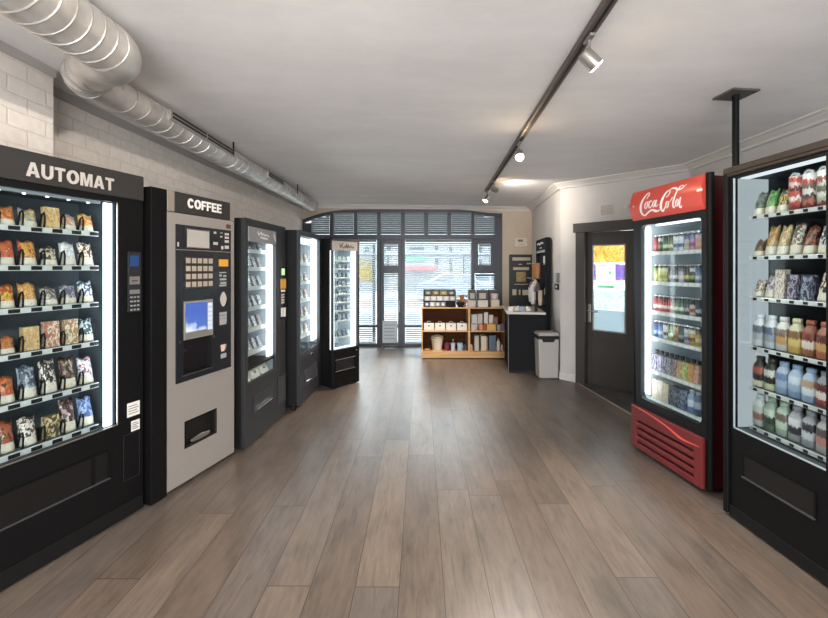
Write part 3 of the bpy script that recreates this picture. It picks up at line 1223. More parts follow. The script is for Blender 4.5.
m = MB().box(ra[0], gx1 - .06, .05, .08, ra[3] - .012, ra[3] + .004)
obj('top_light_bar', m, plain('light_bar_grey', 'aab2b8', .4), am)
for k in range(7):
    obj('downlight', MB().lathe([(.006, 0), (.006, .004)], (.1 + .09 * k, .065, ra[3] - .016), 10), LED, am)
# card and keypad panel
kp = PA.rect(127, 251.8, 142, 310.8)
kx0, kx1, kz0, kz1 = kp[0], kp[1] - .012, kp[2], kp[3]
pnl = obj('control_panel', MB().box(kx0, kx1, -.010, -.0005, kz0, kz1), plain('dark_panel', '232427', .3), am, .002)
kw, kh = kx1 - kx0, kz1 - kz0
m = MB().box(kx0 + .12 * kw, kx0 + .8 * kw, -.012, -.0095, kz1 - .24 * kh, kz1 - .06 * kh)
obj('display', m, emit('blue_display', '4b6fae', .25), pnl)
obj('coin_plate', MB().box(kx0 + .1 * kw, kx0 + .85 * kw, -.013, -.0095, kz1 - .54 * kh, kz1 - .41 * kh), STEEL, pnl)
obj('card_slot', MB().box(kx0 + .1 * kw, kx0 + .85 * kw, -.013, -.0095, kz1 - .70 * kh, kz1 - .63 * kh), STEEL, pnl)
m = MB().box(kx0 + .22 * kw, kx0 + .7 * kw, -.014, -.0128, kz1 - .49 * kh, kz1 - .475 * kh)
obj('coin_slot', m, BLACK, pnl)
for i in range(3):
    for j in range(4):
        xx = kx0 + (.15 + .26 * i) * kw
        zz = kz1 - (.74 + .07 * j) * kh
        obj('key', MB().box(xx, xx + .15 * kw, -.013, -.0095, zz - .028 * kh, zz), plain('worn_key', '8a8884', .5), pnl)
for nm, r_ in (('notice_sticker', (127, 404, 139.5, 413.5)), ('price_sticker', (131, 421.5, 139.5, 428.5))):
    q = PA.rect(*r_)
    s_ = obj(nm, MB().box(q[0], q[1], -.0022, -.0004, q[2], q[3]), WHITE, am, label='pale sticker with fine print')
    m = MB()
    for k in range(4):
        zz = q[2] + (q[3] - q[2]) * (.2 + .18 * k)
        m.box(q[0] + .006, q[1] - .006 - .01 * (k % 2), -.0028, -.0022, zz, zz + .004)
    obj('fine_print', m, plain('print_grey', '5c5a58', .6), s_)
q = PA.rect(123, 436, 139.5, 474)
m = MB()
for a in ((q[0], q[1], q[2], q[2] + .004), (q[0], q[1], q[3] - .004, q[3]), (q[0], q[0] + .004, q[2], q[3]), (q[1] - .004, q[1], q[2], q[3])):
    m.box(a[0], a[1], -.003, -.0003, a[2], a[3])
obj('coin_return_door', m, plain('black_edge', '1e1e20', .4), am)
# delivery flap
q = PA.rect(10, 488, 107.8, 477.8)
fx0, fx1 = .10, q[1]
fz1, fz0 = PA.loc(107.8, 451)[1], PA.loc(107.8, 477.8)[1]
m = MB().box(fx0, fx1, -.002, -.0004, fz0, fz1)
fl = obj('delivery_flap', m, plain('flap_black', '0d0d0e', .35), am)
m = MB()
m.box(fx0 - .01, fx1 + .006, -.008, -.0003, fz1, fz1 + .008)
m.box(fx1, fx1 + .006, -.008, -.0003, fz0, fz1)
obj('flap_frame', m, BLACK, fl)
m = MB()
m.box(fx0 - .01, fx1 + .006, -.012, -.0003, fz0 - .006, fz0)
obj('flap_edge', m, plain('grey_edge', '505053', .35, .4), fl)
obj('flap_post', MB().box(fx1 - .08, fx1 - .065, -.006, -.002, fz0, fz1), BLACK, fl)
kz = PA.loc(142, 493)[1]
m = MB().box(.004, WA - .004, -.008, -.0004, .014, kz - .004)
obj('kick_plate', m, BLACKSIDE, am, .003)
# shelves
RZ = [PA.loc(px, py, .075)[1] for px, py in ((97.6, 232.2), (97.6, 266), (97.6, 302.3), (97.6, 340.8), (97, 382.6), (99, 423.5))]
sx1 = PA.loc(98.5, 300, .07)[0]
cols_px = [8, 28.5, 49.5, 70, 89]
SX = [PA.loc(p, 300, .095)[0] for p in cols_px]
pitch = (SX[4] - SX[0]) / 4
SX = [SX[4] + .004 - pitch * (5 - k) for k in range(6)]
SX = SX[1:] if SX[0] < .07 else SX
pk = sum(b - a for a, b in zip(SX, SX[1:])) / (len(SX) - 1)
for z in RZ:
    shelf(am, .05, sx1, .075, DA - .04, z, .024,
          tags=[(s - .018, s + .024) for s in SX], div=[s - pk * .47 for s in SX], div_h=.075)
for z in RZ:
    obj('shelf_hook', MB().box(sx1 + .014, sx1 + .036, .20, .215, z + .03, z + .07), GREYIN, am)
SNACK = [
    [('bag', ['d2552a', 'e8a03c', 'f0e0c0'], 20, 'orange and red'), ('bag', ['8a9098', 'e0a838', 'd8d6d0'], 19, 'yellow with grey top'), ('carton', ['d8b870', 'c8863c', 'd9d2bc'], 22, 'beige and tan boxed'), ('bag', ['c88a6a', 'd8b4a0', 'e4dcd2'], 16, 'pinkish beige'), ('bag', ['d8722e', 'e8b850', 'ead8b8'], 18, 'orange and cream')],
    [('bag', ['d8642c', 'c8303c', 'f0c040'], 26, 'orange, red and yellow'), ('bag', ['e0a030', 'b83040', 'f0d060'], 25, 'yellow and red'), ('bag', ['4a3c34', 'd8c8a8', 'a88c64'], 19, 'dark brown and cream'), ('bag', ['b8babe', 'e4e2e0', '80848c'], 24, 'white and grey'), ('bag', ['6a3024', 'e8e4dc', 'd8a838'], 24, 'white and brown')],
    [('bag', ['c84828', 'e8c030', 'd87828'], 24, 'red and yellow crisp'), ('bag', ['d88830', 'e8b060', 'a85820'], 24, 'golden orange crisp'), ('bag', ['6c6460', 'c8beb0', '988878'], 18, 'beige and grey'), ('bag', ['5c5a68', 'a8a4b4', 'dcd8dc'], 19, 'lilac grey'), ('bag', ['304a7a', 'dce2ea', 'e0d040'], 21, 'white, blue and yellow')],
    [('bag', ['c8562c', 'd88c3c', '6c3424'], 17, 'dark orange'), ('carton', ['c89858', 'd8b880', '8a6030'], 24, 'tan bread-coloured boxed'), ('carton', ['b86850', 'd8ccb0', 'c8a070'], 26, 'beige and pink boxed'), ('carton', ['b07c50', 'dcd4b4', '7c9a58'], 25, 'beige and green boxed'), ('bag', ['2a4a58', 'c8d6dc', '98b8a0'], 22, 'white and teal')],
    [('bag', ['c84a24', 'e08038', '703020'], 26, 'red and orange'), ('bag', ['3c4a60', '8c9cb0', 'b8c4d0'], 32, 'blue grey'), ('bag', ['342420', 'ddd4c8', '6c4c3c'], 32, 'dark brown and white'), ('bag', ['3a2a24', '8a6450', 'd4c4b4'], 30, 'brown and white chocolate'), ('bag', ['c8d0dc', 'b83838', '4858a0'], 25, 'white with red and blue')],
    [('bag', ['b85028', '3c2420', 'd8a050'], 30, 'brown and orange'), ('bag', ['5a3a34', 'd8d2c8', 'c89858'], 27, 'brown and white striped'), ('carton', ['4c4038', 'c8a868', 'd8ccb0'], 22, 'tan and brown boxed'), ('bag', ['4a2a28', 'a88078', 'dcd2cc'], 31, 'maroon and white'), ('bag', ['2c4c90', '88a4d4', '5878b8'], 27, 'blue twisted')],
]
for i, row in enumerate(SNACK):
    n = len(SX)
    for j in range(5):
        kind, cc, hp, desc = row[j]
        s = SX[n - 5 + j]
        Y = PA.O[1] + PA.u[1] * s
        h = hp / F * (Y * .99)
        nm = 'snack_packet' if kind == 'bag' else 'snack_box'
        lab = '%s snack %s, %s from left on %s of AUTOMAT machine' % (desc, 'packet' if kind == 'bag' else '', ORD[j], ROWS6[i])
        lab = lab.replace(' , ', ', ').replace('snack , ', 'snack, ')
        dm = (round(pk * .82, 3), round(h, 3), .06) if kind == 'bag' else (round(pk * .72, 3), round(h, 3), .03)
        good(kind, nm, cc, dm, PA, s + .003, RZ[i] + .0015, .10, lab.strip(), 'snack', 'snacks in the AUTOMAT machine', seed=i * 7 + j)

# ================================================================ COFFEE machine
LC, RC = (-1.547, 2.436), (-1.392, 2.978)
UC = math.atan2(RC[1] - LC[1], RC[0] - LC[0])
WC, HC, DC = math.hypot(RC[0] - LC[0], RC[1] - LC[1]), 1.878, .36
PC = Plane(LC, UC)
cf = thing('coffee_machine', 'tall silver and black coffee vending machine lettered COFFEE', 'coffee machine', (*LC, 0), UC)
obj('body', MB().box(0, WC, .03, DC, .03, HC - .004), BLACKSIDE, cf, .004)
obj('side_column', MB().box(-.105, -.0005, -.002, DC, .012, HC), BLACK, cf, .004, label='black left column')
# openings in the front: cup niche and tray
nx0, nx1 = PC.loc(182.8, 350)[0], PC.loc(211, 350)[0]
nz1, nz0 = PC.loc(196, 336.5)[1], PC.loc(211, 366.5)[1]
tx0, tx1 = PC.loc(185.5, 430)[0], PC.loc(215.4, 420)[0]
tz1, tz0 = PC.loc(215.4, 409.5)[1], PC.loc(215.4, 431.9)[1]
px0, px1 = PC.loc(175.3, 300)[0], PC.loc(230.4, 300)[0]
pz1, pz0 = PC.loc(230.5, 230.6)[1], PC.loc(230.2, 366.7)[1]
hz0 = PC.loc(230, 221)[1]
m = MB()
frame_plate(m, WC, .03, pz0, (tx0, tx1, tz0, tz1), 0, .03)
m.box(0, px0, 0, .03, pz0, hz0)
m.box(px1, WC, 0, .03, pz0, hz0)
m.box(px0, px1, 0, .03, pz1, hz0)
obj('silver_front', m, SILVER, cf, 0., label='silver painted front')
pieces('header_end', [(0, .05, -.004, .03, hz0 + .003, HC), (WC - .045, WC, -.004, .03, hz0 + .003, HC)], STEEL, cf, None, .003)
hd = obj('header_panel', MB().box(.05, WC - .045, -.006, .03, hz0 + .003, HC), HEADER, cf, .003, label='dark grey header')
x0, x1 = PC.loc(186.8, 205)[0], PC.loc(220.6, 210)[0]
block_text('letter', 'COFFEE', x0, x1, PC.loc(187, 207.6)[1], PC.loc(187, 198.2)[1], -.006, plain('white_letter', 'e6e2dc', .5), hd)
m = MB()
frame_plate(m, px1 - px0, 0, pz1 - pz0, (nx0 - px0, nx1 - px0, nz0 - pz0, nz1 - pz0), -.006, .03)
m.v = [(x + px0, y, z + pz0) for x, y, z in m.v]
PNL = plain('black_gloss_panel', '1c1e23', .25)
pn = obj('control_panel', m, PNL, cf, .002)


def cr(*a):
    return PC.rect(*a)


def cbx(m, r_, y0, y1, mi=0):
    return m.box(r_[0], r_[1], y0, y1, r_[2], r_[3], mi)


def hole_liner(name, x0, x1, z0, z1, y0, y1, mat, parent, e=.004):
    m = MB()
    m.box(x0, x0 + e, y0, y1, z0, z1).box(x1 - e, x1, y0, y1, z0, z1)
    m.box(x0, x1, y0, y1, z0, z0 + e).box(x0, x1, y0, y1, z1 - e, z1).box(x0, x1, y1 - e, y1, z0, z1)
    return obj(name, m, mat, parent)


ni = hole_liner('cup_niche', nx0, nx1, nz0, nz1, -.005, .0298, plain('niche_black', '08080a', .4), cf)
obj('drip_grille', MB().box(nx0 - .012, nx1 + .004, -.012, -.0062, nz0 - .008, nz0), plain('grille_grey', '4a4a4a', .4, .5), ni)
# split line between upper and lower panels
m = MB()
a, b = PC.loc(230, 252.3), PC.loc(175.5, 249.7)
m.box(px0, px1, -.008, -.006, a[1] - .002, a[1] + .003)
obj('panel_seam', m, plain('seam_grey', '77736e', .4), pn)
a = cr(186.3, 228.5, 208.3, 249)
sc_ = obj('upper_window', MB().box(a[0], a[1], -.009, -.0062, a[2], a[3]), plain('milky_window', 'a9a49d', .25), pn, label='milky grey display window')
pieces('window_trim', [(a[0], a[1], -.012, -.009, a[3] - .006, a[3]), (a[0], a[1], -.012, -.009, a[2], a[2] + .006)], CHROME, sc_)
m = MB()
for r_ in ((213, 231.5, 215.5, 234), (212.5, 242, 217, 245), (219.5, 232.5, 222, 233.5), (219.5, 236, 221.5, 237.5), (224, 233, 228, 235.6), (224, 236.5, 228, 239), (224, 240, 228, 243),
           (220.5, 246, 222.5, 249.5), (224, 245.5, 228, 249), (176.5, 242, 178, 246.5)):
    obj('panel_label', cbx(MB(), cr(*r_), -.0075, -.0062), LETTER, pn)
a = cr(183.8, 256.5, 212, 287)
kb = obj('keypad', MB().box(a[0], a[1], -.009, -.0062, a[2], a[3]), plain('keypad_dark', '2a2725', .4), pn)
BTN = plain('beige_button', 'a89c8e', .45)
for i in range(5):
    for j in range(4):
        bw_, bh_ = (a[1] - a[0]) / 5, (a[3] - a[2]) / 4
        xx, zz = a[0] + (i + .5) * bw_, a[2] + (j + .5) * bh_
        obj('button', MB().box(xx - bw_ * .34, xx + bw_ * .34, -.014, -.009, zz - bh_ * .33, zz + bh_ * .33), BTN, kb, .001)
a = cr(218, 259.3, 227, 266.5)
obj('coin_entry', MB().box(a[0], a[1], -.012, -.0062, a[2], a[3]), plain('amber', 'd99a2b', .35), pn, .002, label='amber coin entry')
m = MB()
for r_ in ((218.5, 272, 225.5, 273), (218.5, 274.5, 221, 276.5), (222.5, 275, 225.5, 277), (219, 278.5, 225.5, 280), (219.5, 282, 225.5, 284), (218.5, 285, 225.5, 286),
           (218.7, 312.5, 226, 314.5), (218.7, 316, 226, 318), (218.7, 319.5, 226, 321.5), (219, 322.5, 225.5, 324), (220, 354, 225.5, 357)):
    obj('panel_label', cbx(MB(), cr(*r_), -.0075, -.0062), plain('label_grey', '9a9896', .5), pn)
a = cr(219.2, 292, 225.6, 306)
mx_, mz_ = (a[0] + a[1]) / 2, (a[2] + a[3]) / 2
m = MB().prism([(mx_ + (a[1] - a[0]) / 2 * math.sin(2 * PI * k / 16) * (1 - .25 * abs(math.cos(2 * PI * k / 16))), mz_ - (a[3] - a[2]) / 2 * math.cos(2 * PI * k / 16)) for k in range(16)], -.009, -.0062)
obj('leaf_emblem', m, LETTER, pn, label='pale leaf-shaped emblem')
a = cr(219.6, 345, 224.5, 350.5)
m = MB().prism([(a[0] + .2 * (a[1] - a[0]), a[2]), (a[1] - .2 * (a[1] - a[0]), a[2]), (a[1], a[3]), (a[0], a[3])], -.008, -.0062)
m.ribbon([(a[1], a[3] - .004, .003), (a[1] + .008, a[3] - .008, .003), (a[1] - .001, a[2] + .01, .003)], -.0062, .0015)
obj('cup_emblem', m, plain('cup_pink', 'd8b8a8', .5), pn, label='small cup-shaped emblem')
a = cr(182.6, 301.5, 211.7, 334.5)
bz = obj('touch_screen', MB().box(a[0], a[1], -.013, -.0062, a[2], a[3]), plain('bezel_silver', 'a6a29c', .3, .6), pn, .003, label='silver framed touch screen')
b = cr(184.2, 303.5, 205.2, 328.7)


def screen_mat():
    m, nt, out = new_mat('lit_blue_screen')
    tc = N(nt, 'ShaderNodeTexCoord')
    sp = N(nt, 'ShaderNodeSeparateXYZ')
    nt.links.new(tc.outputs['Generated'], sp.inputs[0])
    nz = N(nt, 'ShaderNodeTexNoise', Scale=3., Detail=3.)
    nt.links.new(tc.outputs['Generated'], nz.inputs['Vector'])
    ml = N(nt, 'ShaderNodeMath', operation='MULTIPLY_ADD')
    ml.inputs[1].default_value = .7
    nt.links.new(nz.outputs['Fac'], ml.inputs[0])
    nt.links.new(sp.outputs['Z'], ml.inputs[2])
    m2 = N(nt, 'ShaderNodeMath', operation='MULTIPLY_ADD')
    m2.inputs[1].default_value = .22
    nt.links.new(sp.outputs['X'], m2.inputs[0])
    nt.links.new(ml.outputs[0], m2.inputs[2])
    r = ramp(nt, [(.42, C('e6ecf4')), (.62, C('b4c4e6')), (.74, C('5b78c6')), (1, C('5370c0'))])
    nt.links.new(m2.outputs[0], r.inputs[0])
    e = N(nt, 'ShaderNodeEmission', Strength=.55)
    nt.links.new(r.outputs[0], e.inputs[0])
    nt.links.new(e.outputs[0], out.inputs[0])
    return m


obj('screen', MB().box(b[0], b[1], -.0145, -.013, b[2], b[3]), screen_mat(), bz, label='lit blue and white screen')
m = MB()
for k in range(6):
    c = cr(206.3, 302.8 + 4.5 * k, 210.8, 306.2 + 4.5 * k)
    obj('side_button', cbx(MB(), c, -.0145, -.013), emit('pale_icons', 'cfd8e6', .6), bz)
a = cr(226, 224.2, 230.4, 229)
obj('price_display', MB().box(a[0], a[1], -.003, -.0003, a[2], a[3]), plain('dark_red_display', '5c2d22', .3), cf, label='small dark red display')
for p_ in ((179, 342), (184, 350.5), (213, 336.5)):
    q = PC.loc(*p_)
    obj('lock', MB().lathe([(.009, 0), (.009, .004)], (0, 0, 0), 12), CHROME, cf, loc=(q[0], -.006 if p_[0] != 184 else -.006, q[1]), rot=(PI / 2, 0, 0))
tr = hole_liner('waste_tray', tx0, tx1, tz0, tz1, .001, .0298, plain('tray_black', '0c0c0d', .4), cf)
m = MB()
for a in ((tx0 - .008, tx0, tz0 - .008, tz1 + .008), (tx1, tx1 + .008, tz0 - .008, tz1 + .008), (tx0, tx1, tz0 - .008, tz0), (tx0, tx1, tz1, tz1 + .008)):
    m.box(a[0], a[1], -.004, -.0003, a[2], a[3])
obj('tray_frame', m, BLACK, tr)
m = MB().lathe([(.075, 0), (.085, .012), (.08, .02), (.02, .03)], (0, 0, 0), 20)
m.v = [(x, y * .12, z) for x, y, z in m.v]
obj('tray_dish', m, plain('dull_dish', '6a6660', .4, .4), tr, loc=((tx0 * .45 + tx1 * .55), .014, tz0 + .005), smooth=True)
for sx in (.05, WC - .05):
    for sy in (.08, DC - .05):
        obj('foot', MB().lathe([(.022, 0), (.022, .014), (.013, .016), (.013, .03)], (sx, sy, 0), 12), RUBBER, cf, smooth=True)

# ================================================================ three slim machines
def slim(name, label, L, R, h, d, front, foot):
    U = math.atan2(R[1] - L[1], R[0] - L[0])
    w = math.hypot(R[0] - L[0], R[1] - L[1])
    return thing(name, label, 'vending machine', (*L, 0), U), Plane(L, U), w


# --- beside the coffee machine
m3, P3, W3 = slim('vending_machine', 'slim charcoal vending machine next to the COFFEE machine', (-1.341, 3.05), (-1.288, 3.80), 1.785, .42, CHAR, .02)
H3, D3 = 1.785, .44
g = P3.rect(248, 243, 276, 369.8)
gz0 = P3.loc(262, 377)[1]
r3 = (g[0], g[1], gz0, P3.loc(248, 226)[1])
ix = cabinet(m3, W3, H3, D3, r3, BLACKSIDE, CHAR, GREYIN, .02)
sg = (g[0], g[1], P3.loc(262, 242.8)[1], r3[3])
s_ = obj('sign_panel', MB().box(sg[0], sg[1] - .004, -.004, .011, sg[2], sg[3]), plain('grey_sign', '858383', .35), m3, .002, label='grey sign with white script')
m = MB()
sw, sh = sg[1] - sg[0], sg[3] - sg[2]
X = lambda u: sg[0] + u * sw
Z = lambda v: sg[2] + v * sh
m.ribbon([(X(.30), Z(.78), .008), (X(.33), Z(.55), .014), (X(.38), Z(.62), .01), (X(.42), Z(.75), .01), (X(.45), Z(.55), .014), (X(.50), Z(.66), .01), (X(.55), Z(.55), .012), (X(.62), Z(.60), .01), (X(.70), Z(.50), .012)], -.004)
m.ribbon([(X(.38), Z(.38), .01), (X(.48), Z(.34), .016), (X(.60), Z(.33), .016), (X(.66), Z(.30), .008)], -.004)
m.ribbon([(X(.88), Z(.88), .006), (X(.93), Z(.5), .02), (X(.97), Z(.2), .006)], -.004)
obj('sign_script', m, WHITE, s_)
a = P3.loc(267.3, 300, .04)[0]
zs = P3.loc(272, 356.5)[1]
strip(m3, a, r3[1] - .006, zs, sg[2] - .004, .034, .05, LED)
obj('bin_ledge', MB().box(r3[0], r3[1], .02, .30, zs - .03, zs - .012), BLACK, m3)
R3Z = [P3.loc(p, q, .07)[1] for p, q in ((256, 250), (256, 267.3), (256, 286.3), (256, 306.3), (256, 326.8), (256, 349.5))]
e3 = P3.loc(265.5, 300, .07)[0]
for z in R3Z:
    shelf(m3, r3[0] + .0, e3, .07, D3 - .05, z, .03, rail=RAIL, shelf_mat=WHITEIN)
n3 = 5
for i, z in enumerate(R3Z):
    for j in range(n3):
        s = r3[0] + .045 + (e3 - r3[0] - .07) * j / (n3 - 1)
        cc = [['a8aab0', '4a4c54', '787a84'], ['b4b4b4', '34384a', '5c606c'], ['a08c88', '3c3c48', '9c9ca0']][(i + j) % 3]
        good('tilted', 'snack_bar', cc, (.05, .085 if i else .07, .02), P3, s, z + .001, .10,
             'silver grey bar %s from left on %s of machine beside COFFEE' % (ORD[j], ROWS6[i]), 'snack', 'bars in the slim machine beside the coffee machine')
bm = [('leftmost', .09), ('middle', .27), ('rightmost', .42)]
for k, (nm, q) in enumerate(bm):
    m = MB()
    m.box(-.06, .06, 0, .10, 0, .085)
    m.v = [(x, y + z * .5, z) for x, y, z in m.v]
    s = r3[0] + .085 + k * .165
    o = obj('white_box', m, PAPER, None, .004, loc=(P3.O[0] + P3.u[0] * s + P3.n[0] * .05, P3.O[1] + P3.u[1] * s + P3.n[1] * .05, r3[2] - .006), rot=(0, 0, P3.a))
    tag(o, '%s white carton in the bottom bin of the machine beside COFFEE' % nm, 'box', 'cartons in the bottom bin')
    m = MB().add([(-.02, -.0012 + .0, .03), (.02, -.0012, .03), (.02, .0, .05), (-.02, .0, .05)], [(0, 1, 2, 3)])
    m = MB().box(-.018, .018, -.0015, -.0002, .035, .05)
    m.v = [(x, y + z * .5, z) for x, y, z in m.v]
    obj('carton_mark', m, plain('mark_grey', '55575c', .6), o)
m = MB()
cp = P3.rect(279.7, 267, 285.6, 318)
pn = obj('control_panel', MB().box(cp[0], cp[1], -.006, -.0004, cp[2], cp[3]), PNL, m3)
for nm, r_, mt in (('green_light', (281, 268.5, 283.6, 275), emit('green_light', 'b6d6a0', .8)), ('card_reader', (279.9, 279, 285, 288.5), plain('amber_reader', 'cf962f', .35)),
                   ('coin_slot', (280.5, 290, 284, 291.5), WHITE)):
    q = P3.rect(*r_)
    obj(nm, MB().box(q[0], q[1], -.011, -.006, q[2], q[3]), mt, pn)
m = MB()
for k in range(4):
    q = P3.rect(280.6, 294 + 2.6 * k, 283.6, 295.3 + 2.6 * k)
    obj('panel_label', cbx(MB(), q, -.008, -.006), LETTER, pn)
for i in range(2):
    for j in range(4):
        q = P3.rect(280.4 + 2.4 * i, 308 + 2.2 * j, 282.3 + 2.4 * i, 309.6 + 2.2 * j)
        obj('key', cbx(MB(), q, -.010, -.006), WHITE, pn)


def flap(t, P, tl, tr_, br, mat, edge, handle=None):
    x0 = P.loc(*tl)[0]
    x1, z1 = P.loc(*tr_)
    z0 = P.loc(*br)[1]
    f_ = obj('delivery_flap', MB().box(x0, x1, -.004, -.0004, z0, z1), mat, t)
    m = MB()
    e = .008
    m.box(x0 - e, x0, -.009, -.0003, z0 - e, z1 + e).box(x1, x1 + e, -.009, -.0003, z0 - e, z1 + e)
    m.box(x0, x1, -.009, -.0003, z0 - e, z0).box(x0, x1, -.009, -.0003, z1, z1 + e)
    obj('flap_frame', m, edge, f_, .002)
    return f_, x0, x1, z0, z1


FR3 = plain('flap_frame_grey', '323337', .35, .3)
f_, x0, x1, z0, z1 = flap(m3, P3, (253.8, 392), (271.9, 385.5), (271.9, 400), plain('flap_grey', '2c2d30', .4), FR3)
obj('flap_handle', MB().box(x0 + .04, x1 - .02, -.022, -.004, z0 + .02, z0 + .032), CHROME, f_, .002)
f_, *_q = flap(m3, P3, (278, 377), (284.5, 374), (284.5, 399), plain('coin_door_grey', '36373b', .4), FR3)

# --- middle machine
m4, P4, W4 = slim('vending_machine', 'slim blue-grey vending machine, middle of three beyond the COFFEE machine', (-1.178, 3.885), (-1.155, 4.64), 1.77, .44, CHAR2, .07)
H4, D4 = 1.772, .46
g = P4.rect(300.5, 238, 319.6, 346)
r4 = (g[0], g[1], P4.loc(312, 347.5)[1], P4.loc(312, 238)[1])
cabinet(m4, W4, H4, D4, r4, BLACKSIDE, CHAR2, GREYIN, .06)
a = P4.loc(311.8, 300, .04)[0]
zs = P4.loc(315, 341)[1]
strip(m4, a, r4[1] - .004, zs, r4[3] - .006, .034, .05, LED)
strip(m4, r4[0] + .005, a - .01, r4[3] - .075, r4[3] - .01, .05, .06, emit('top_glow', 'f2f6fa', 1.0), 'top_light_bar')
obj('bin_ledge', MB().box(r4[0], r4[1], .02, .20, zs - .06, zs - .045), CHAR2, m4)
R4Z = [P4.loc(307, q, .07)[1] for q in (262.8, 281, 298.3, 316.3, 333)]
e4 = P4.loc(311.3, 300, .07)[0]
for z in R4Z:
    shelf(m4, r4[0], e4, .07, D4 - .05, z, .03, rail=RAIL, shelf_mat=WHITEIN)
for i, z in enumerate(R4Z):
    for j in range(4):
        s = r4[0] + .05 + (e4 - r4[0] - .09) * j / 3
        cc = [['a89c94', '8a4a30', '5c4038'], ['b0a498', '4a3028', 'a86c38'], ['a04c3c', 'b8aca4', '4a302c']][(i + j) % 3]
        good('bag', 'snack_packet', cc, (.074, .10, .035), P4, s, z + .001, .10,
             'white and brown packet %s from left on %s of middle slim machine' % (ORD[j], ROWS6[i] if i < 4 else 'lowest shelf'), 'snack', 'snacks in the middle slim machine', seed=40 + (i + j) % 3)
q = P4.loc(312, 353.3)
obj('lock', MB().lathe([(.018, 0), (.018, .008)], (0, 0, 0), 14), CHROME, m4, loc=(q[0], 0, q[1]), rot=(PI / 2, 0, 0))
f_, x0, x1, z0, z1 = flap(m4, P4, (304.6, 366), (316, 362), (316, 375), plain('flap_mid', '3f4046', .4, .2), plain('flap_mid_edge', '3a3c40', .35, .3))
obj('flap_handle', MB().tube([(x0 + .05, -.004, z0 + .03), (x0 + .06, -.03, z0 + .04), (x0 + .12, -.03, z0 + .035), (x0 + .13, -.004, z0 + .03)], .007, 8), STEEL, f_, smooth=True)

# --- angled machine by the window
L5, R5 = (-1.008, 4.60), (-.757, 4.905)
m5, P5, W5 = slim('vending_machine', 'slim black vending machine turned aslant beside the shop window', L5, R5, 1.75, .42, BLACK, .03)
H5, D5 = 1.748, .40
g = P5.rect(332.4, 241, 357.2, 346)
r5 = (g[0], g[1], P5.loc(345, 348.2)[1], P5.loc(345, 241.5)[1])
cabinet(m5, W5, H5, D5, r5, BLACKSIDE, CHAR, WHITEIN, .012)
obj('lower_panel', MB().box(.004, W5 - .004, -.004, -.0003, .014, r5[2] - .004), BLACK, m5, .002)
zs = P5.loc(345, 250.6)[1]
s_ = obj('sign_panel', MB().box(r5[0], r5[1], -.004, .011, zs, r5[3]), plain('tan_sign', '9c938a', .4), m5, label='tan sign with dark script')
m = MB()
sw, sh = r5[1] - r5[0], r5[3] - zs
X = lambda u: r5[0] + u * sw
Z = lambda v: zs + v * sh
m.ribbon([(X(.28), Z(.8), .006), (X(.30), Z(.3), .01), (X(.33), Z(.55), .008), (X(.40), Z(.8), .008), (X(.36), Z(.5), .008), (X(.42), Z(.25), .01), (X(.47), Z(.5), .01), (X(.52), Z(.3), .01),
          (X(.55), Z(.75), .01), (X(.58), Z(.3), .01), (X(.62), Z(.6), .01), (X(.66), Z(.3), .01), (X(.72), Z(.55), .012), (X(.78), Z(.3), .01), (X(.84), Z(.5), .012)], -.004)
obj('sign_script', m, plain('sign_dark', '3c3a3a', .5), s_)
a = P5.loc(351.6, 300, .04)[0]
strip(m5, a, r5[1] - .002, r5[2] + .004, zs - .004, .034, .05, LED)
b = P5.loc(333.9, 300, .04)[0]
strip(m5, r5[0] + .001, b, r5[2] + .004, zs - .004, .034, .045, emit('edge_glow', 'eef4fa', 1.6))
strip(m5, b + .002, a - .002, r5[2] + .003, r5[2] + .018, .034, .045, MATS['edge_glow'])
R5Z = [P5.loc(343, q, .06)[1] for q in (260.8, 268.6, 277.2, 285.6, 293.6, 301.8, 310, 320, 336.3, 347)]
R5Z = R5Z[:9]
e5a, e5b = P5.loc(334.6, 300, .06)[0], P5.loc(351.2, 300, .06)[0]
for z in R5Z:
    shelf(m5, e5a, e5b, .06, D5 - .05, z, .016, rail=RAIL, shelf_mat=WHITEIN)
NINE = ['top', 'second', 'third', 'fourth', 'fifth', 'sixth', 'seventh', 'eighth', 'bottom']
for i, z in enumerate(R5Z):
    for j in range(4):
        s = e5a + .03 + (e5b - e5a - .06) * j / 3
        cc = [['4a5460', 'b8c4cc', '2c343e'], ['3c4a64', '8a9ab0', 'c8d2d8'], ['5c6468', 'c0ccd0', '3c4448']][(i + j) % 3]
        if i == 0:
            cc = [['c8d4cc', '8ab08c', 'e0e6e4'], ['d0d8dc', '7c9ab0', 'e4eaea']][j % 2]
        good('carton', 'small_carton', cc, (.048, .052 if i < 7 else .07, .02), P5, s, z + .001, .08,
             '%s carton %s from left on %s shelf of slanted machine by window' % ('pale green' if i == 0 else 'dark grey', ORD[j], NINE[i]), 'carton', 'small cartons in the slanted machine')
f_, x0, x1, z0, z1 = flap(m5, P5, (335.5, 361.5), (353.6, 356.5), (353.6, 366.5), plain('flap_slant', '161617', .4), BLACK)
f_.location.y = -.004
pieces('flap_edge', [(x0 - .01, x1 + .01, -.014, -.009, z1 + .002, z1 + .010), (x0 - .01, x1 + .01, -.014, -.009, z0 - .010, z0 - .003)], STEEL, f_)
q = P5.loc(356, 349.6)
obj('lock', MB().lathe([(.012, 0), (.012, .008)], (0, 0, 0), 12), CHROME, m5, loc=(q[0], -.004, q[1]), rot=(PI / 2, 0, 0))

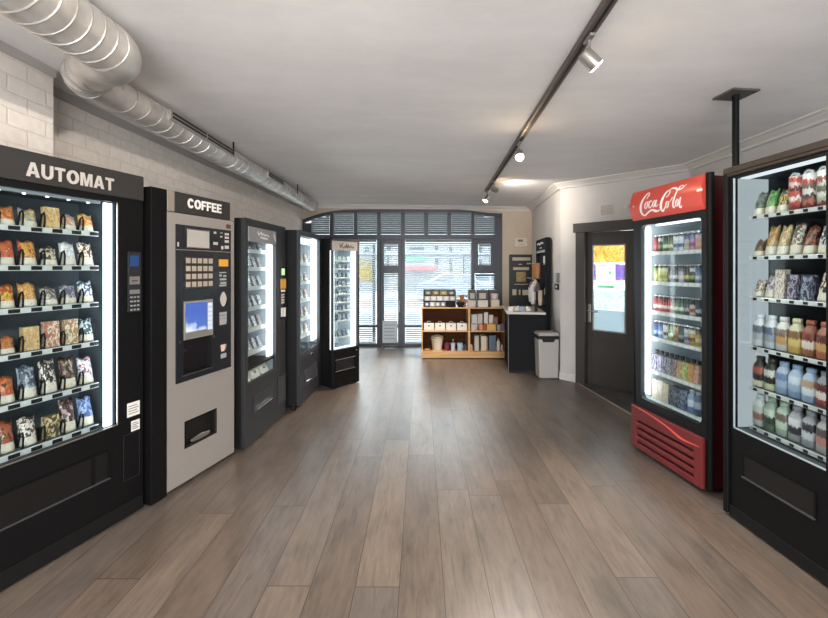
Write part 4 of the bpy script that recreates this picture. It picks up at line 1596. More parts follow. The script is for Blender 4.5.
# ================================================================ red-topped drinks cooler
LK, RK = (1.658, 3.128), (1.764, 2.467)
UK = math.atan2(RK[1] - LK[1], RK[0] - LK[0])
WK, HK, DK = math.hypot(RK[0] - LK[0], RK[1] - LK[1]), 1.985, .60
PK = Plane(LK, UK)
ck = thing('drinks_cooler', 'black drinks cooler with red script header and red grille', 'drinks cooler', (*LK, 0), UK)
g = PK.rect(640.6, 225.8, 701.5, 424)
rk = (g[0], g[1], PK.loc(670, 411)[1], PK.loc(670, 221.5)[1])
m = MB()
foot = .03
ixk = (.035, WK - .035, rk[2] - .012, rk[3] + .012)
m.box(0, ixk[0], .04, DK, foot, HK - .01)
m.box(ixk[1], WK, .04, DK, foot, HK - .01)
m.box(ixk[0], ixk[1], .04, DK, foot, ixk[2])
m.box(ixk[0], ixk[1], .04, DK, ixk[3], HK - .01)
m.box(ixk[0], ixk[1], DK - .03, DK, ixk[2], ixk[3])
obj('body', m, MAROON, ck, .004, label='dark red cabinet body')
e = .003
m = MB()
m.box(ixk[0], ixk[0] + e, .04, DK - .03, ixk[2], ixk[3]).box(ixk[1] - e, ixk[1], .04, DK - .03, ixk[2], ixk[3])
m.box(ixk[0], ixk[1], .04, DK - .03, ixk[2], ixk[2] + e).box(ixk[0], ixk[1], .04, DK - .03, ixk[3] - e, ixk[3])
m.box(ixk[0], ixk[1], DK - .033, DK - .03, ixk[2], ixk[3])
obj('inner_liner', m, WHITEIN, ck)
# door frame with rounded opening
hz0 = PK.loc(670, 215)[1]
gz1_ = PK.loc(670, 421.5)[1]
fx = WK - .004
m = MB()
rr = .035


def rounded(x0, x1, z0, z1, r, n=5):
    pts = []
    for cx_, cz_, a0 in ((x1 - r, z0 + r, -PI / 2), (x1 - r, z1 - r, 0), (x0 + r, z1 - r, PI / 2), (x0 + r, z0 + r, PI)):
        for k in range(n + 1):
            a = a0 + PI / 2 * k / n
            pts.append((cx_ + r * math.cos(a), cz_ + r * math.sin(a)))
    return pts


inn = rounded(*rk, rr)
zb, zt = gz1_ - .01, hz0 + .004
# ring between inner rounded outline and outer rectangle: quads
out_ = []
for x, z in inn:
    cx_, cz_ = (rk[0] + rk[1]) / 2, (rk[2] + rk[3]) / 2
    dx, dz = x - cx_, z - cz_
    sx_ = ((fx if dx > 0 else .004) - cx_) / dx if abs(dx) > 1e-6 else 1e9
    sz_ = ((zt if dz > 0 else zb) - cz_) / dz if abs(dz) > 1e-6 else 1e9
    s_ = min(sx_, sz_)
    out_.append((cx_ + dx * s_, cz_ + dz * s_))
corners = [(fx, zb), (fx, zt), (.004, zt), (.004, zb)]
n = len(inn)
for y0_, y1_ in ((0, .038),):
    for k in range(n):
        k2 = (k + 1) % n
        pts = [inn[k], out_[k]]
        o1, o2 = out_[k], out_[k2]
        if abs(o1[0] - o2[0]) > 1e-5 and abs(o1[1] - o2[1]) > 1e-5:
            cc = min(corners, key=lambda c: math.hypot(c[0] - (o1[0] + o2[0]) / 2, c[1] - (o1[1] + o2[1]) / 2))
            pts.append(cc)
        pts += [o2, inn[k2]]
        m.prism(pts, y0_, y1_)
obj('door_frame', m, plain('black_door_plastic', '121214', .4, spec=.3), ck)
obj('glass_pane', MB().prism(inn, .014, .019), GLASS, ck)
obj('side_post', MB().tube([(WK + .004, .018, .04), (WK + .004, .018, HK + .004)], .022, 16), plain('black_post', '0e0e0f', .55, spec=.15), ck, smooth=True)
obj('hinge_post', MB().tube([(.0, .02, .04), (.0, .02, HK - .05)], .012, 12), plain('black_post', '0e0e0f', .55, spec=.15), ck, smooth=True)
# bulging header
m = MB()
nseg = 12
hp = []
hz1 = HK
for k in range(nseg + 1):
    q = k / nseg
    hp.append((-.028 * math.sin(PI * q) ** .8 if 0 < q < 1 else 0., hz0 + (hz1 - hz0) * q))
vs = []
for x in (.004, WK - .012):
    vs += [(x, y - .002, z) for y, z in hp] + [(x, .04, hz0), (x, .04, hz1)]
k = nseg + 3
fs = [(i, i + k, i + 1 + k, i + 1) for i in range(nseg)]
fs = [f[::-1] for f in fs]
fs += [(nseg, nseg + 2, nseg + 2 + k, nseg + k), (0, k, k + nseg + 1, nseg + 1), (nseg + 1, nseg + 1 + k, nseg + 2 + k, nseg + 2)]
fs += [tuple(list(range(nseg + 1)) + [nseg + 2, nseg + 1]), tuple([k + i for i in (list(range(nseg + 1)) + [nseg + 2, nseg + 1])][::-1])]
m.add(vs, fs)
hdr = obj('header_sign', m, REDSIGN, ck, smooth=True, label='red lit-style header with white script')
# script lettering traced as strokes on the header plane
S10 = 10.3


def kp_(x, y):
    return PK.loc(640 + x / S10, 165 + y / S10, -.024)


def stroke(mb, pts, yoff=0.):
    out = []
    for x, y, w_ in pts:
        s, z = kp_(x, y)
        out.append((s, z, w_ * .00088))
    mb.ribbon(out, 0., .002, sub=6)


lm = MB()
stroke(lm, [(74, 352, 5), (88, 322, 8), (97, 300, 8), (90, 287, 7), (70, 300, 11), (44, 345, 17), (22, 400, 21), (12, 455, 21), (16, 500, 18), (36, 520, 12), (64, 503, 10), (98, 476, 12), (130, 464, 16), (152, 472, 22), (176, 474, 14), (200, 462, 5)])


def ring(cx_, cy_, rx, ry, w1, w2, sl=.28):
    pts = []
    for k in range(13):
        a = 2 * PI * k / 12
        y = ry * math.sin(a)
        pts.append((cx_ + rx * math.cos(a) - sl * y, cy_ + y, w1 if abs(math.cos(a)) > .6 else w2))
    return pts


stroke(lm, ring(72, 415, 12, 36, 11, 6))
stroke(lm, [(88, 388, 5), (104, 372, 5)])
stroke(lm, [(128, 378, 9), (120, 366, 6), (106, 392, 11), (98, 425, 11), (106, 442, 8), (124, 424, 5), (140, 395, 4)])
stroke(lm, ring(152, 398, 11, 35, 11, 6))
stroke(lm, [(182, 358, 10), (170, 400, 11), (166, 425, 9), (176, 426, 6), (196, 404, 4)])
stroke(lm, [(276, 332, 6), (296, 318, 8), (314, 280, 8), (304, 262, 8), (276, 282, 14), (246, 338, 20), (224, 400, 22), (216, 450, 20), (228, 474, 14), (248, 452, 8), (262, 425, 5)])
stroke(lm, ring(284, 408, 12, 34, 11, 6))
stroke(lm, [(298, 380, 4), (320, 372, 4), (346, 330, 6)])
stroke(lm, [(304, 262, 5), (330, 240, 9), (362, 238, 15), (392, 252, 15), (412, 252, 12), (436, 240, 10), (462, 214, 6), (476, 196, 3)])
stroke(lm, [(412, 250, 6), (404, 232, 8), (420, 214, 8), (444, 210, 6), (448, 226, 5), (430, 242, 6)])
stroke(lm, [(392, 256, 10), (372, 310, 13), (352, 372, 15), (340, 420, 14), (346, 440, 9), (362, 418, 5)])
stroke(lm, ring(386, 388, 12, 38, 11, 6))
stroke(lm, [(428, 330, 11), (412, 390, 12), (404, 428, 11), (412, 438, 8), (430, 418, 4)])
# lay the strokes on the curved face
hh = hz1 - hz0
v2 = []
for x, y, z in lm.v:
    q = min(.999, max(.001, (z - hz0) / hh))
    v2.append((x, y - .0015 - .028 * math.sin(PI * q) ** .8 - .001, z))
lm.v = v2
obj('script_lettering', lm, plain('white_script', 'efe9e6', .4), hdr, label='white script lettering')
for r_ in ((697, 189.3, 702.5, 190.6), (632.9, 206, 634.2, 207)):
    q = PK.rect(*r_, -.03)
    obj('header_mark', MB().box(q[0], q[1], -.0318, -.0298, q[2], q[3]), WHITE, hdr)
# light strip
a, b = PK.loc(643.6, 300, .045)[0], PK.loc(649.2, 300, .045)[0]
strip(ck, a, b, PK.loc(646, 393, .04)[1], rk[3] - .008, .042, .058, LED)
strip(ck, b + .05, ixk[1] - .02, ixk[3] - .02, ixk[3] - .004, .06, .09, LEDSOFT, 'top_light_bar')
# red grille below
q0, q1 = PK.loc(634.6, 405.5), PK.loc(707, 437)
q2, q3 = PK.loc(635, 446), PK.loc(705.5, 488)
kx0, kx1 = .008, WK - .012
kz1, kz0 = q1[1], q3[1]
gt, gb = (PK.loc(634.6, 405.5)[1] + PK.loc(707, 437)[1]) / 2, (PK.loc(635, 446)[1] + PK.loc(705.5, 488)[1]) / 2
obj('base_panel', MB().box(.004, WK - .004, .004, .038, foot, gz1_ - .011), plain('black_base', '101012', .4), ck)
m = MB()
sl0, sl1 = kx0 + .055, kx1 - .065
ns = 4
gh = gt - gb
sz = [gb + gh * (.13 + .165 * k) for k in range(ns)]
sh_ = gh * .06
m.box(kx0, sl0, -.022, .003, gb, gt).box(sl1, kx1, -.022, .003, gb, gt)
edges_ = [gb] + [v for s in sz for v in (s, s + sh_)] + [gt]
for k in range(0, len(edges_), 2):
    m.box(sl0, sl1, -.022, .003, edges_[k], edges_[k + 1])
gr = obj('grille', m, RED, ck, .004, label='red slotted grille')
m = MB()
wv = [(kx0 + .01, gt - .006, .004), (kx0 + .18, gt - .012, .008), (kx0 + .36, gt - .035, .012), (kx0 + .46, gt - .062, .016), (kx0 + .52, gt - .068, .010), (kx1 - .02, gt - .06, .004)]
m.ribbon(wv, -.0225, .004)
obj('wave_moulding', m, plain('red_moulding', 'd45a50', .3), gr)
obj('kick_base', MB().box(.02, WK - .005, .03, .3, .02, gb), RUBBER, ck)
for sx in (.05, WK - .05):
    for sy in (.08, DK - .05):
        obj('foot', MB().lathe([(.025, 0), (.025, .012), (.014, .014), (.014, .03)], (sx, sy, 0), 12), RUBBER, ck, smooth=True)
# shelves: left end near px 652
SLK = PK.loc(652.5, 300, .09)[0]
KROW = [(252.8, 248.6), (281.2, 283.8), (311, 317.4), (336.9, 348), (369.6, 387), (401, 426)]
KZ = []
for a, b in KROW:
    za, zb_ = PK.loc(654, a, .085)[1], PK.loc(701, b, .085)[1]
    KZ.append((za + zb_) / 2)
KZ[5] = max(ixk[2] + .012, KZ[5])
for z in KZ:
    shelf(ck, SLK - .006, ixk[1] - .01, .085, DK - .05, z, .026, rail=RAIL, shelf_mat=WHITEIN,
          tags=[(SLK + .012 + .050 * k, SLK + .042 + .050 * k) for k in range(9)], tagm=plain('white_price_tag', 'e4e6e6', .5))
CK0, CK1 = PK.loc(656.8, 300, .12)[0], PK.loc(699, 300, .12)[0]
CKR = round((CK1 - CK0) / 8 * .44, 4)
CANS = [
    [('b03030', 'c86058', 'a02828'), ('5a4c3c', '8a8a5c', 'c8c8b4'), ('4a7a50', 'd4dcd0', '3a5a40'), ('8a8a4c', 'd8d8b8', '60704c'), ('b8c4d8', '5468a0', 'dce2ea'), ('c8d0dc', '4a5c98', 'd8dee6'), ('b0a8c4', 'a8b468', '5c6894'), ('c088b0', 'b03c80', '7088c8'), ('d89080', 'd8b0a8', 'c8a8c0')],
    [('b8b854', 'd8d48c', '8a9a3c'), ('d8cc70', 'a8a848', 'e0dcb0'), ('c8c068', 'a0a84c', 'dcd49c'), ('605458', 'a89c98', '3c3438'), ('4c4a50', 'c8c4c4', '38343c'), ('b8b4c0', 'dcdae0', '707080'), ('5a4a50', 'd8cc50', '3c3038'), ('3c4434', 'a8b458', 'c8d0dc'), ('6c84b8', 'c0cce0', '4a64a0')],
    [('c83c38', 'e4dcd8', 'a02c2c'), ('d8504c', 'ece4e0', 'b03030'), ('c83c38', 'e8e0dc', '5c1c1c'), ('d85048', 'f0c8c0', 'c03834'), ('5c8a4c', 'd4dcc8', '3c6438'), ('4c7a4c', 'e0e4dc', '2c4c34'), ('4a4c50', 'a8aca8', '303438'), ('c8b0a8', 'b04438', '2c2c34'), ('3c4470', 'b8bcc8', '2c3050')],
    [('2c4c94', '88a4d8', '203c80'), ('5c84c8', 'c8d8ec', '3c64b0'), ('d8d8dc', '4c3c40', 'e4e4e8'), ('88a45c', 'e0e4d4', '6c8a48'), ('b88c3c', '7c5428', 'd8b468'), ('3c444c', '8a9498', '30383c'), ('a89cb8', '6c6484', 'd0cad8'), ('d8a838', '8a6c30', 'e4dcd0'), ('d0a040', 'e0d8cc', '7c6830')],
]
for i in range(4):
    n = 9
    for j in range(n):
        s = CK0 + (CK1 - CK0) * j / (n - 1)
        hh_ = .128 if i != 2 else .122
        names = [['red', 'brown and olive', 'green and white', 'olive and white', 'blue and white', 'pale blue', 'lilac and green', 'pink and blue', 'salmon pink'],
                 ['lime yellow', 'pale yellow', 'yellow green', 'dark grey', 'black and white', 'silver lilac', 'black and yellow', 'dark green', 'light blue'],
                 ['red and white', 'scarlet and white', 'red and maroon', 'bright red', 'green', 'dark green and white', 'charcoal', 'white, red and navy', 'navy'],
                 ['deep blue', 'light blue', 'white and black', 'lime and white', 'gold and brown', 'black', 'purple grey', 'amber', 'yellow and grey']][i][j]
        good('can', 'drink_can', (CANS[i][j][0], CANS[i][j][1], CANS[i][j][0], CANS[i][j][2], '2a2a2e'), (CKR, hh_), PK, s, KZ[i] + .0012, .10,
             '%s drink can, %s from left on %s of red-topped cooler' % (names, ORD[j], ROWS6[i]), 'can', 'cans in the red-topped cooler')
TETRA = [(['4c3c64', 'b8b0c4', '2c2430'], 'purple'), (['5c4c74', 'c8c0d0', '302838'], 'violet'), (['54486c', 'b0a8bc', '2c2430'], 'dark violet'), (['6c6474', 'a8a4ac', '34303c'], 'grey violet'),
         (['5c5460', 'b8a8a0', '3c3438'], 'grey'), (['b87c48', 'd8b488', '5c3828'], 'tan'), (['8ca848', 'd8d880', '4c5c28'], 'lime green'), (['d88838', 'e8b468', '8a4c20'], 'orange'), (['d8a898', 'c87858', '5c3830'], 'peach')]
for j, (cc, nm) in enumerate(TETRA):
    s = CK0 + (CK1 - CK0) * j / 8
    o = good('carton', 'juice_carton', cc, (round((CK1 - CK0) / 8 * .88, 4), .118, .05), PK, s, KZ[4] + .0012, .095, '%s juice carton, %s from left on fifth shelf of red-topped cooler' % (nm, ORD[j]), 'carton', 'juice cartons in the red-topped cooler')
    obj('cap', MB().lathe([(.014, .125), (.014, .148), (.012, .15)], (0, .03, 0), 12), plain('dark_cap', '2a2228', .4), o, smooth=True)
LASTROW = [('carton', ['c8b498', 'd8ccb4', 'a88c68'], 'beige', .05, .14), ('carton', ['b8a890', 'dcd0b8', '98805c'], 'cream', .05, .145), ('carton', ['c0ac88', 'd8c8a8', '8a7450'], 'sand', .05, .14),
           ('carton', ['2c3448', '6c7488', '1c2230'], 'navy', .05, .135), ('carton', ['283044', '8088a0', '1c2030'], 'dark navy', .05, .135), ('carton', ['3c4c74', '8898b8', '2c3858'], 'steel blue', .05, .135),
           ('bottle', ('5c7cb8', 'c8d8f0', '7c9cd0'), 'pale blue bottle', .026, .16), ('bottle', ('384878', 'a8b8d8', '586898'), 'dark blue bottle', .025, .16)]
for j, (kd, cc, nm, w_, h_) in enumerate(LASTROW):
    s = CK0 + .004 + (CK1 - CK0 - .004) * j / 7
    lab = '%s, %s from left on bottom shelf of red-topped cooler' % (nm + ' drink carton' if kd == 'carton' else nm, ORD[j])
    good(kd, 'drink_carton' if kd == 'carton' else 'drink_bottle', cc, (w_, h_, .06) if kd == 'carton' else (w_, h_), PK, s, KZ[5] + .0012, .095, lab, 'carton' if kd == 'carton' else 'bottle', 'drinks on the bottom shelf of the red-topped cooler')

# ================================================================ right-hand machine
LR = (1.736, 2.276)
UR = math.atan2(-.997, .073)
WR, HR, DR = .86, 1.958, .62
PR = Plane(LR, UR)
rm = thing('vending_machine', 'tall black glass-fronted vending machine at the right edge of photo', 'vending machine', (*LR, 0), UR)
g0, g1 = PR.loc(732.8, 179.5), PR.loc(826, 152.6)
gb0 = PR.loc(732.5, 427.6)[1]
rR = (g0[0], PR.loc(826, 300)[0], gb0, (g0[1] + g1[1]) / 2)
BRONZE = plain('bronze_black_frame', '2a2622', .35, .3, .06)
ixr = cabinet(rm, WR, HR, DR, rR, BLACKSIDE, BLACK, DARKIN, .03, iw=(.03, rR[1] + .03, rR[2] - .012, rR[3] + .012))
m = MB().box(.0, WR, -.012, -.0003, rR[3] + .012, HR).box(.0, WR, -.018, -.0003, HR - .03, HR + .004)
obj('top_trim', m, plain('bronze_trim', '2c2520', .45, .2), rm, .004, label='bronze coloured top trim')
obj('side_post', MB().box(-.006, .022, -.016, .03, .02, HR), BLACK, rm, .006)
m = MB().box(rR[0], rR[0] + .004, .002, .011, rR[2], rR[3]).box(rR[0], rR[1], .002, .011, rR[2], rR[2] + .006)
obj('glass_trim', m, plain('pale_glass_trim', 'aebcc2', .35, .3), rm)
a = PR.loc(748, 300, .09)[0]
obj('side_wall_glow', MB().box(ixr[0] + .003, ixr[0] + .008, .04, .22, rR[2], rR[3]), emit('pale_side_glow', 'dfeaf0', .30), rm, label='pale side wall with glow put in')  # cabinet side wall; its lit look is put in as a glow
strip(rm, .04, rR[1], rR[3] - .002, rR[3] + .006, .05, .10, emit('top_pale_glow', 'eef5fa', .55), 'top_light_bar')  # glow put in for the pale lit ceiling inside the cabinet
strip(rm, rR[1] - .0, rR[1] + .02, rR[2], rR[3], .05, .07, LED)
RROW = [((751, 216.6), (826, 205.6)), ((751, 257.2), (826, 253.5)), ((750, 298.5), (826, 300.8)), ((752, 346.3), (825.5, 361.6)), ((752, 387.4), (825.5, 408.8)), ((754, 425.5), (825, 458))]
RRZ = [(PR.loc(*a, .085)[1] + PR.loc(*b, .085)[1]) / 2 for a, b in RROW]
RRZ[5] = max(RRZ[5], ixr[2] + .012)
xs0 = PR.loc(750.5, 300, .085)[0]
cpx = [757, 768, 781, 794.5, 808, 822]
RX = [PR.loc(p, 300, .11)[0] for p in cpx]
pr = (RX[-1] - RX[0]) / 5
RX = [RX[0] + pr * k for k in range(7)]
for z in RRZ:
    shelf(rm, xs0, rR[1] + .026, .085, DR - .05, z, .02, rail=RAIL, tags=[(s + .012, s + pr - .034) for s in RX[:-1]])
BLUEBOX = plain('blue_holder', '3f6ea8', .4)
for z in RRZ:
    obj('blue_bracket', MB().box(xs0 - .055, xs0 - .037, .13, .16, z + .06, z + .13), BLUEBOX, rm)
GOODS = [
    [('bag', ['6c7468', '3c4c40', 'a8b0a4'], .13, 'grey-green'), ('bag', ['3c8a3c', '7cb868', 'd8a0a0'], .13, 'bright green'), ('bag', ['2c4030', 'd8b060', '5c3c30'], .125, 'dark green and gold'), ('tall', ('8c2c2c', 'c84038', 'd8d0cc', 'c84038', '6c2424', 'd0a8a0', 'c84038', 'd8d0cc'), .19, 'red and white tube'), ('tall', ('7c3030', 'c86058', '4c443c', 'd8d0cc', '6c6458', 'c84038', 'e0dcd8', 'd8d0cc'), .19, 'white and red tube'), ('tall', ('8c3c38', 'a8b090', 'd8d4d0', '6c7058', 'c8c4b8', 'a84c44', 'e4e0dc', 'd8d4d0'), .19, 'pale tube')],
    [('bag', ['7c5c3c', '3c2c24', 'c8a888'], .09, 'small brown'), ('bag', ['a87838', 'd0a868', '8a5c2c'], .16, 'golden brown'), ('bag', ['b08c50', 'd8c498', '8c6838'], .155, 'tan'), ('bag', ['6c5c50', 'c8c4b8', '94483c'], .16, 'brown and white'), ('bag', ['2c2824', 'c85838', '4c3c34'], .14, 'black and red'), ('bag', ['24242c', 'd8d8dc', '4c4c58'], .14, 'black and white')],
    [('bag', ['5c4c40', 'd0c4b4', 'a04838'], .09, 'small brown and cream'), ('bag', ['c0b4c0', '7c5c64', '3c3c60'], .12, 'lilac white'), ('carton', ['c8b8a8', '8c6c64', 'd8d0bc'], .15, 'beige'), ('carton', ['34303c', 'a098b8', '4c4858'], .125, 'black and lilac'), ('carton', ['2c2c38', '8c94b8', '44445c'], .125, 'black and blue'), ('bag', ['2c2828', 'd8c0b0', 'e0dcd8'], .14, 'black with pale disc')],
    [('bottle', ('b8c0c8', 'a0a8b4', '5c6478', 'd0d6dc'), .175, 'white'), ('bottle', ('b4bcc8', '8c98b0', '4c5878', 'ccd4dc'), .175, 'bluish white'), ('bottle', ('b8b4ac', 'c8944c', '7c5c48', 'ccccc8'), .175, 'beige and orange'), ('bottle', ('c89c38', 'd8b860', '8c5c30', 'c8c4a0'), .175, 'golden yellow'), ('bottle', ('a85c38', 'd8c8b8', '8c3428', '9c5440'), .175, 'red and white'), ('bottle', ('c05c34', 'd89c50', '702820', 'a86450'), .175, 'orange red')],
    [('bottle', ('d8c8a8', '2c2824', 'b84838', '34302c'), .165, 'black and cream'), ('bottle', ('c8d098', '2c2c28', 'c8c8bc', '3c3834'), .165, 'black and lime'), ('bottle', ('7c98c0', '94acd0', '5c7cac', 'a0b4d0'), .165, 'sky blue'), ('bottle', ('7090bc', '90a8cc', 'b8c8dc', '98b0d0'), .165, 'light blue'), ('bottle', ('80a0c8', 'c8d4e0', 'b89078', '9cb4d4'), .165, 'pale blue'), ('bottle', ('a83c38', 'd8c8c8', '702828', '8c8c94'), .165, 'red')],
    [('bottle', ('a8b0a8', '94604c', 'a8b4b0', 'c0c8c4'), .17, 'clear grey'), ('bottle', ('4c6c50', '2c4430', 'b8ccb8', '94ac98'), .175, 'dark green'), ('bottle', ('8ca890', 'b8ccb8', '6c5c50', 'a8bcac'), .175, 'pale green'), ('bottle', ('8c8c90', '3c3c40', 'c8c8d0', '9c9ca4'), .175, 'grey and black'), ('bottle', ('8c9098', 'c0c4cc', '34343c', 'a0a4ac'), .175, 'silver grey'), ('bottle', ('a8a0a0', 'c87870', '544c4c', 'a8a8ac'), .175, 'grey and pink')],
]
for i, row in enumerate(GOODS):
    for j, (kd, cc, h_, nm) in enumerate(row):
        s = RX[j]
        end = '%s from left on %s of right-hand machine' % (ORD[j], ROWS6[i])
        if kd == 'bag':
            good('bag', 'snack_packet', cc, (round(pr * .82, 3), h_, .06), PR, s, RRZ[i] + .0015, .10, '%s packet, %s' % (nm, end), 'snack', 'snacks in the right-hand machine', seed=80 + i * 7 + j)
        elif kd == 'carton':
            good('carton', 'snack_box', cc, (round(pr * .74, 3), h_, .035), PR, s, RRZ[i] + .0015, .10, '%s box, %s' % (nm, end), 'snack', 'snacks in the right-hand machine')
        elif kd == 'tall':
            good('can', 'snack_tube', cc, (.0335, h_), PR, s, RRZ[i] + .0015, .10, '%s, %s' % (nm, end), 'snack tube', 'snack tubes in the right-hand machine')
        else:
            good('bottle', 'drink_bottle', cc, (.034, h_), PR, s, RRZ[i] + .0015, .10, '%s bottle, %s' % (nm, end), 'bottle', 'bottles in the right-hand machine', capcol=cc[-1])
x0, z1 = PR.loc(744, 455.3)
z0 = PR.loc(744, 476.2)[1]
x1 = PR.loc(815, 510)[0]
f_ = obj('delivery_flap', MB().box(x0, x1, -.002, -.0003, z0, z1), plain('flap_black', '0d0d0e', .35), rm)
m = MB().box(x0 - .004, x1 + .004, -.012, -.0002, z0 - .007, z0)
obj('flap_edge', m, plain('grey_edge', '505053', .35, .4), f_)
m = MB().box(x0 - .006, x0, -.006, -.0002, z0, z1).box(x1, x1 + .006, -.006, -.0002, z0, z1).box(x0, x1, -.006, -.0002, z1, z1 + .006)
obj('flap_frame', m, BLACK, f_)
kz = PR.loc(729.5, 502.5)[1]
obj('kick_plate', MB().box(.024, WR - .004, -.006, -.0003, .014, kz - .003), BLACKSIDE, rm, .003)
obj('control_panel', MB().box(rR[1] + .04, WR - .05, -.008, -.0003, 1.05, 1.4), PNL, rm, .003)

# ================================================================ ceiling pole
pp = (1.90, 2.415)
pl = thing('ceiling_pole', 'thin black pole with square ceiling plate behind right-hand machine', 'pole', (*pp, 0), .1)
zc = ceil_z(*pp)
obj('pole_shaft', MB().tube([(0, 0, .005), (0, 0, zc - .01)], .018, 14), BLACK, pl, smooth=True)
obj('ceiling_plate', MB().box(-.085, .085, -.075, .075, zc - .012, zc - .001), plain('grey_plate', '4c4a48', .5), pl)
obj('floor_plate', MB().box(-.03, .03, -.028, .028, 0, .006), BLACK, pl)


# ================================================================ ducts
def galv():
    m, nt, out = new_mat('galvanised_spiral_duct')
    b = N(nt, 'ShaderNodeBsdfPrincipled', Roughness=.42, Metallic=.7)
    tc = N(nt, 'ShaderNodeTexCoord')
    nz = N(nt, 'ShaderNodeTexNoise', Scale=9., Detail=5.)
    nt.links.new(tc.outputs['Object'], nz.inputs['Vector'])
    r = ramp(nt, [(.3, C('bab6b2')), (.7, C('dcd8d4'))])
    nt.links.new(nz.outputs['Fac'], r.inputs[0])
    nt.links.new(r.outputs[0], b.inputs['Base Color'])
    nt.links.new(b.outputs[0], out.inputs[0])
    return m


GALV = galv()


def arc(c, r, a0, a1, n, z):
    return [(c[0] + r * math.cos(a0 + (a1 - a0) * k / n), c[1] + r * math.sin(a0 + (a1 - a0) * k / n), z) for k in range(n + 1)]


duct = thing('air_duct', 'shiny spiral metal air duct under the ceiling along the left wall', 'duct', (-1.5, 2.0, 2.36))
OFF = Vector((-1.5, 2.0, 2.36))


def rel(pts):
    return [tuple(Vector(p) - OFF) for p in pts]


BR, SR = .112, .090
# big run then a smooth elbow turning to the wall
obj('large_run', MB().tube(rel([(-1.395, -2.6, 2.365), (-1.38, 1.74, 2.365)]), BR, 28, cap=True), GALV, duct, smooth=True)
obj('end_elbow', MB().tube(rel([(-1.38, 1.735, 2.365)] + arc((-1.50, 1.74), .12, 0, PI / 2, 8, 2.365) + [(-1.55, 1.875, 2.367), (-1.60, 1.94, 2.372)]), [BR * 1.02] * 8 + [BR * .98, BR * .93, SR, SR], 28), GALV, duct, smooth=True)
sx_ = lambda y: -1.745 + .004 * (y - 2)
obj('branch_elbow', MB().tube(rel([(-1.56, 1.90, 2.374), (-1.59, 1.965, 2.378)] + arc((-1.635, 2.12), .112, -PI / 2, -PI, 8, 2.384)[0:] + [(sx_(2.3), 2.3, 2.388)]), SR, 26), GALV, duct, smooth=True)
obj('small_run', MB().tube(rel([(sx_(2.2), 2.2, 2.388), (sx_(6.35), 6.35, 2.395), (sx_(6.4), 6.45, 2.395)]), [SR, SR, SR * .8], 26), GALV, duct, smooth=True)


def spiral(y0, y1, xf, z, r, pitch, hand=1):
    pts = []
    n = int((y1 - y0) / pitch * 20)
    for k in range(n + 1):
        q = k / n
        y = y0 + (y1 - y0) * q
        a = hand * 2 * PI * (y - y0) / pitch
        pts.append((xf(y) + r * math.cos(a), y, z(y) + r * math.sin(a)))
    return pts


SEAM = plain('duct_seam', 'b0aca7', .42, .7)
obj('spiral_seam', MB().tube(rel(spiral(-.6, 1.74, lambda y: -1.386 + .00346 * y, lambda y: 2.365, BR, .065)), .0045, 6), SEAM, duct, smooth=True)
obj('spiral_seam', MB().tube(rel(spiral(2.22, 6.4, sx_, lambda y: 2.388 + .007 * (y - 2.2) / 4.15, SR, .115)), .0040, 6), SEAM, duct, smooth=True)
for k in range(5):
    a = -PI / 2 - PI / 2 * (k + .5) / 5
    c = Vector((-1.635 + .112 * math.cos(a), 2.12 + .112 * math.sin(a), 2.384))
    t_ = Vector((-math.sin(a), math.cos(a), 0))
    nrm = Vector((math.cos(a), math.sin(a), 0))
    pts = [tuple(c + (nrm * math.cos(b) + Vector((0, 0, 1)) * math.sin(b)) * (SR + .001)) for b in [2 * PI * q / 24 for q in range(25)]]
    obj('elbow_seam', MB().tube(rel(pts), .0035, 5), SEAM, duct, smooth=True)
for y0, y1 in ((2.62, 3.52), (4.28, 4.78)):
    m = MB()
    x = sx_((y0 + y1) / 2) + SR
    m.box(x - .02, x + .012, y0, y1, 2.388 - .012, 2.388 + .052)
    gr_ = obj('air_grille', m.__class__() if False else m, plain('grille_light_grey', 'a5a19c', .4, .6), duct, .002, loc=tuple(-OFF))
    nb = 2 if y1 - y0 > .6 else 1
    for k in range(nb):
        a = y0 + .02 + (y1 - y0 - .03) * k / nb
        b = a + (y1 - y0 - .03) / nb - .02
        pieces('grille_slot', [(x + .0122, x + .0135, a, b, 2.391, 2.407), (x + .0122, x + .0135, a, b, 2.415, 2.431)], plain('slot_black', '15130f', .6), gr_)
for y in (3.50, 5.3):
    x = sx_(y)
    pieces('hanger_strap', [(x - SR - .012, x - SR - .004, y - .008, y + .008, 2.388, ceil_z(x, y) - .001), (x + SR + .004, x + SR + .012, y - .008, y + .008, 2.388, ceil_z(x, y) - .001)], BLACK, duct, loc=tuple(-OFF))

# ================================================================ track lights
tk0, tk1 = (.624, -1.5), (.888, 5.42)
ta = math.atan2(tk1[1] - tk0[1], tk1[0] - tk0[0])
tl = math.hypot(tk1[0] - tk0[0], tk1[1] - tk0[1])
trk = thing('light_track', 'long grey-brown lighting track on the ceiling', 'light track', (*tk0, ceil_z(*tk0)), ta)
zt0 = ceil_z(*tk0) - ceil_z(*tk1)
m = MB().box(0, tl, -.022, .022, -.036, -.001)
m.v = [(x, y, z - .006 * x / tl + .0) for x, y, z in m.v]
obj('track_rail', m, plain('track_grey_brown', '5c534d', .4, .3), trk, .003)
m = MB().box(.01, tl - .01, -.006, .006, -.0375, -.0345)
m.v = [(x, y, z - .006 * x / tl) for x, y, z in m.v]
obj('track_groove', m, RUBBER, trk)
LAMP = emit('warm_lamp', 'ffd9a8', 38.)
LAMPON = emit('warm_lamp_bright', 'ffe2b8', 160.)


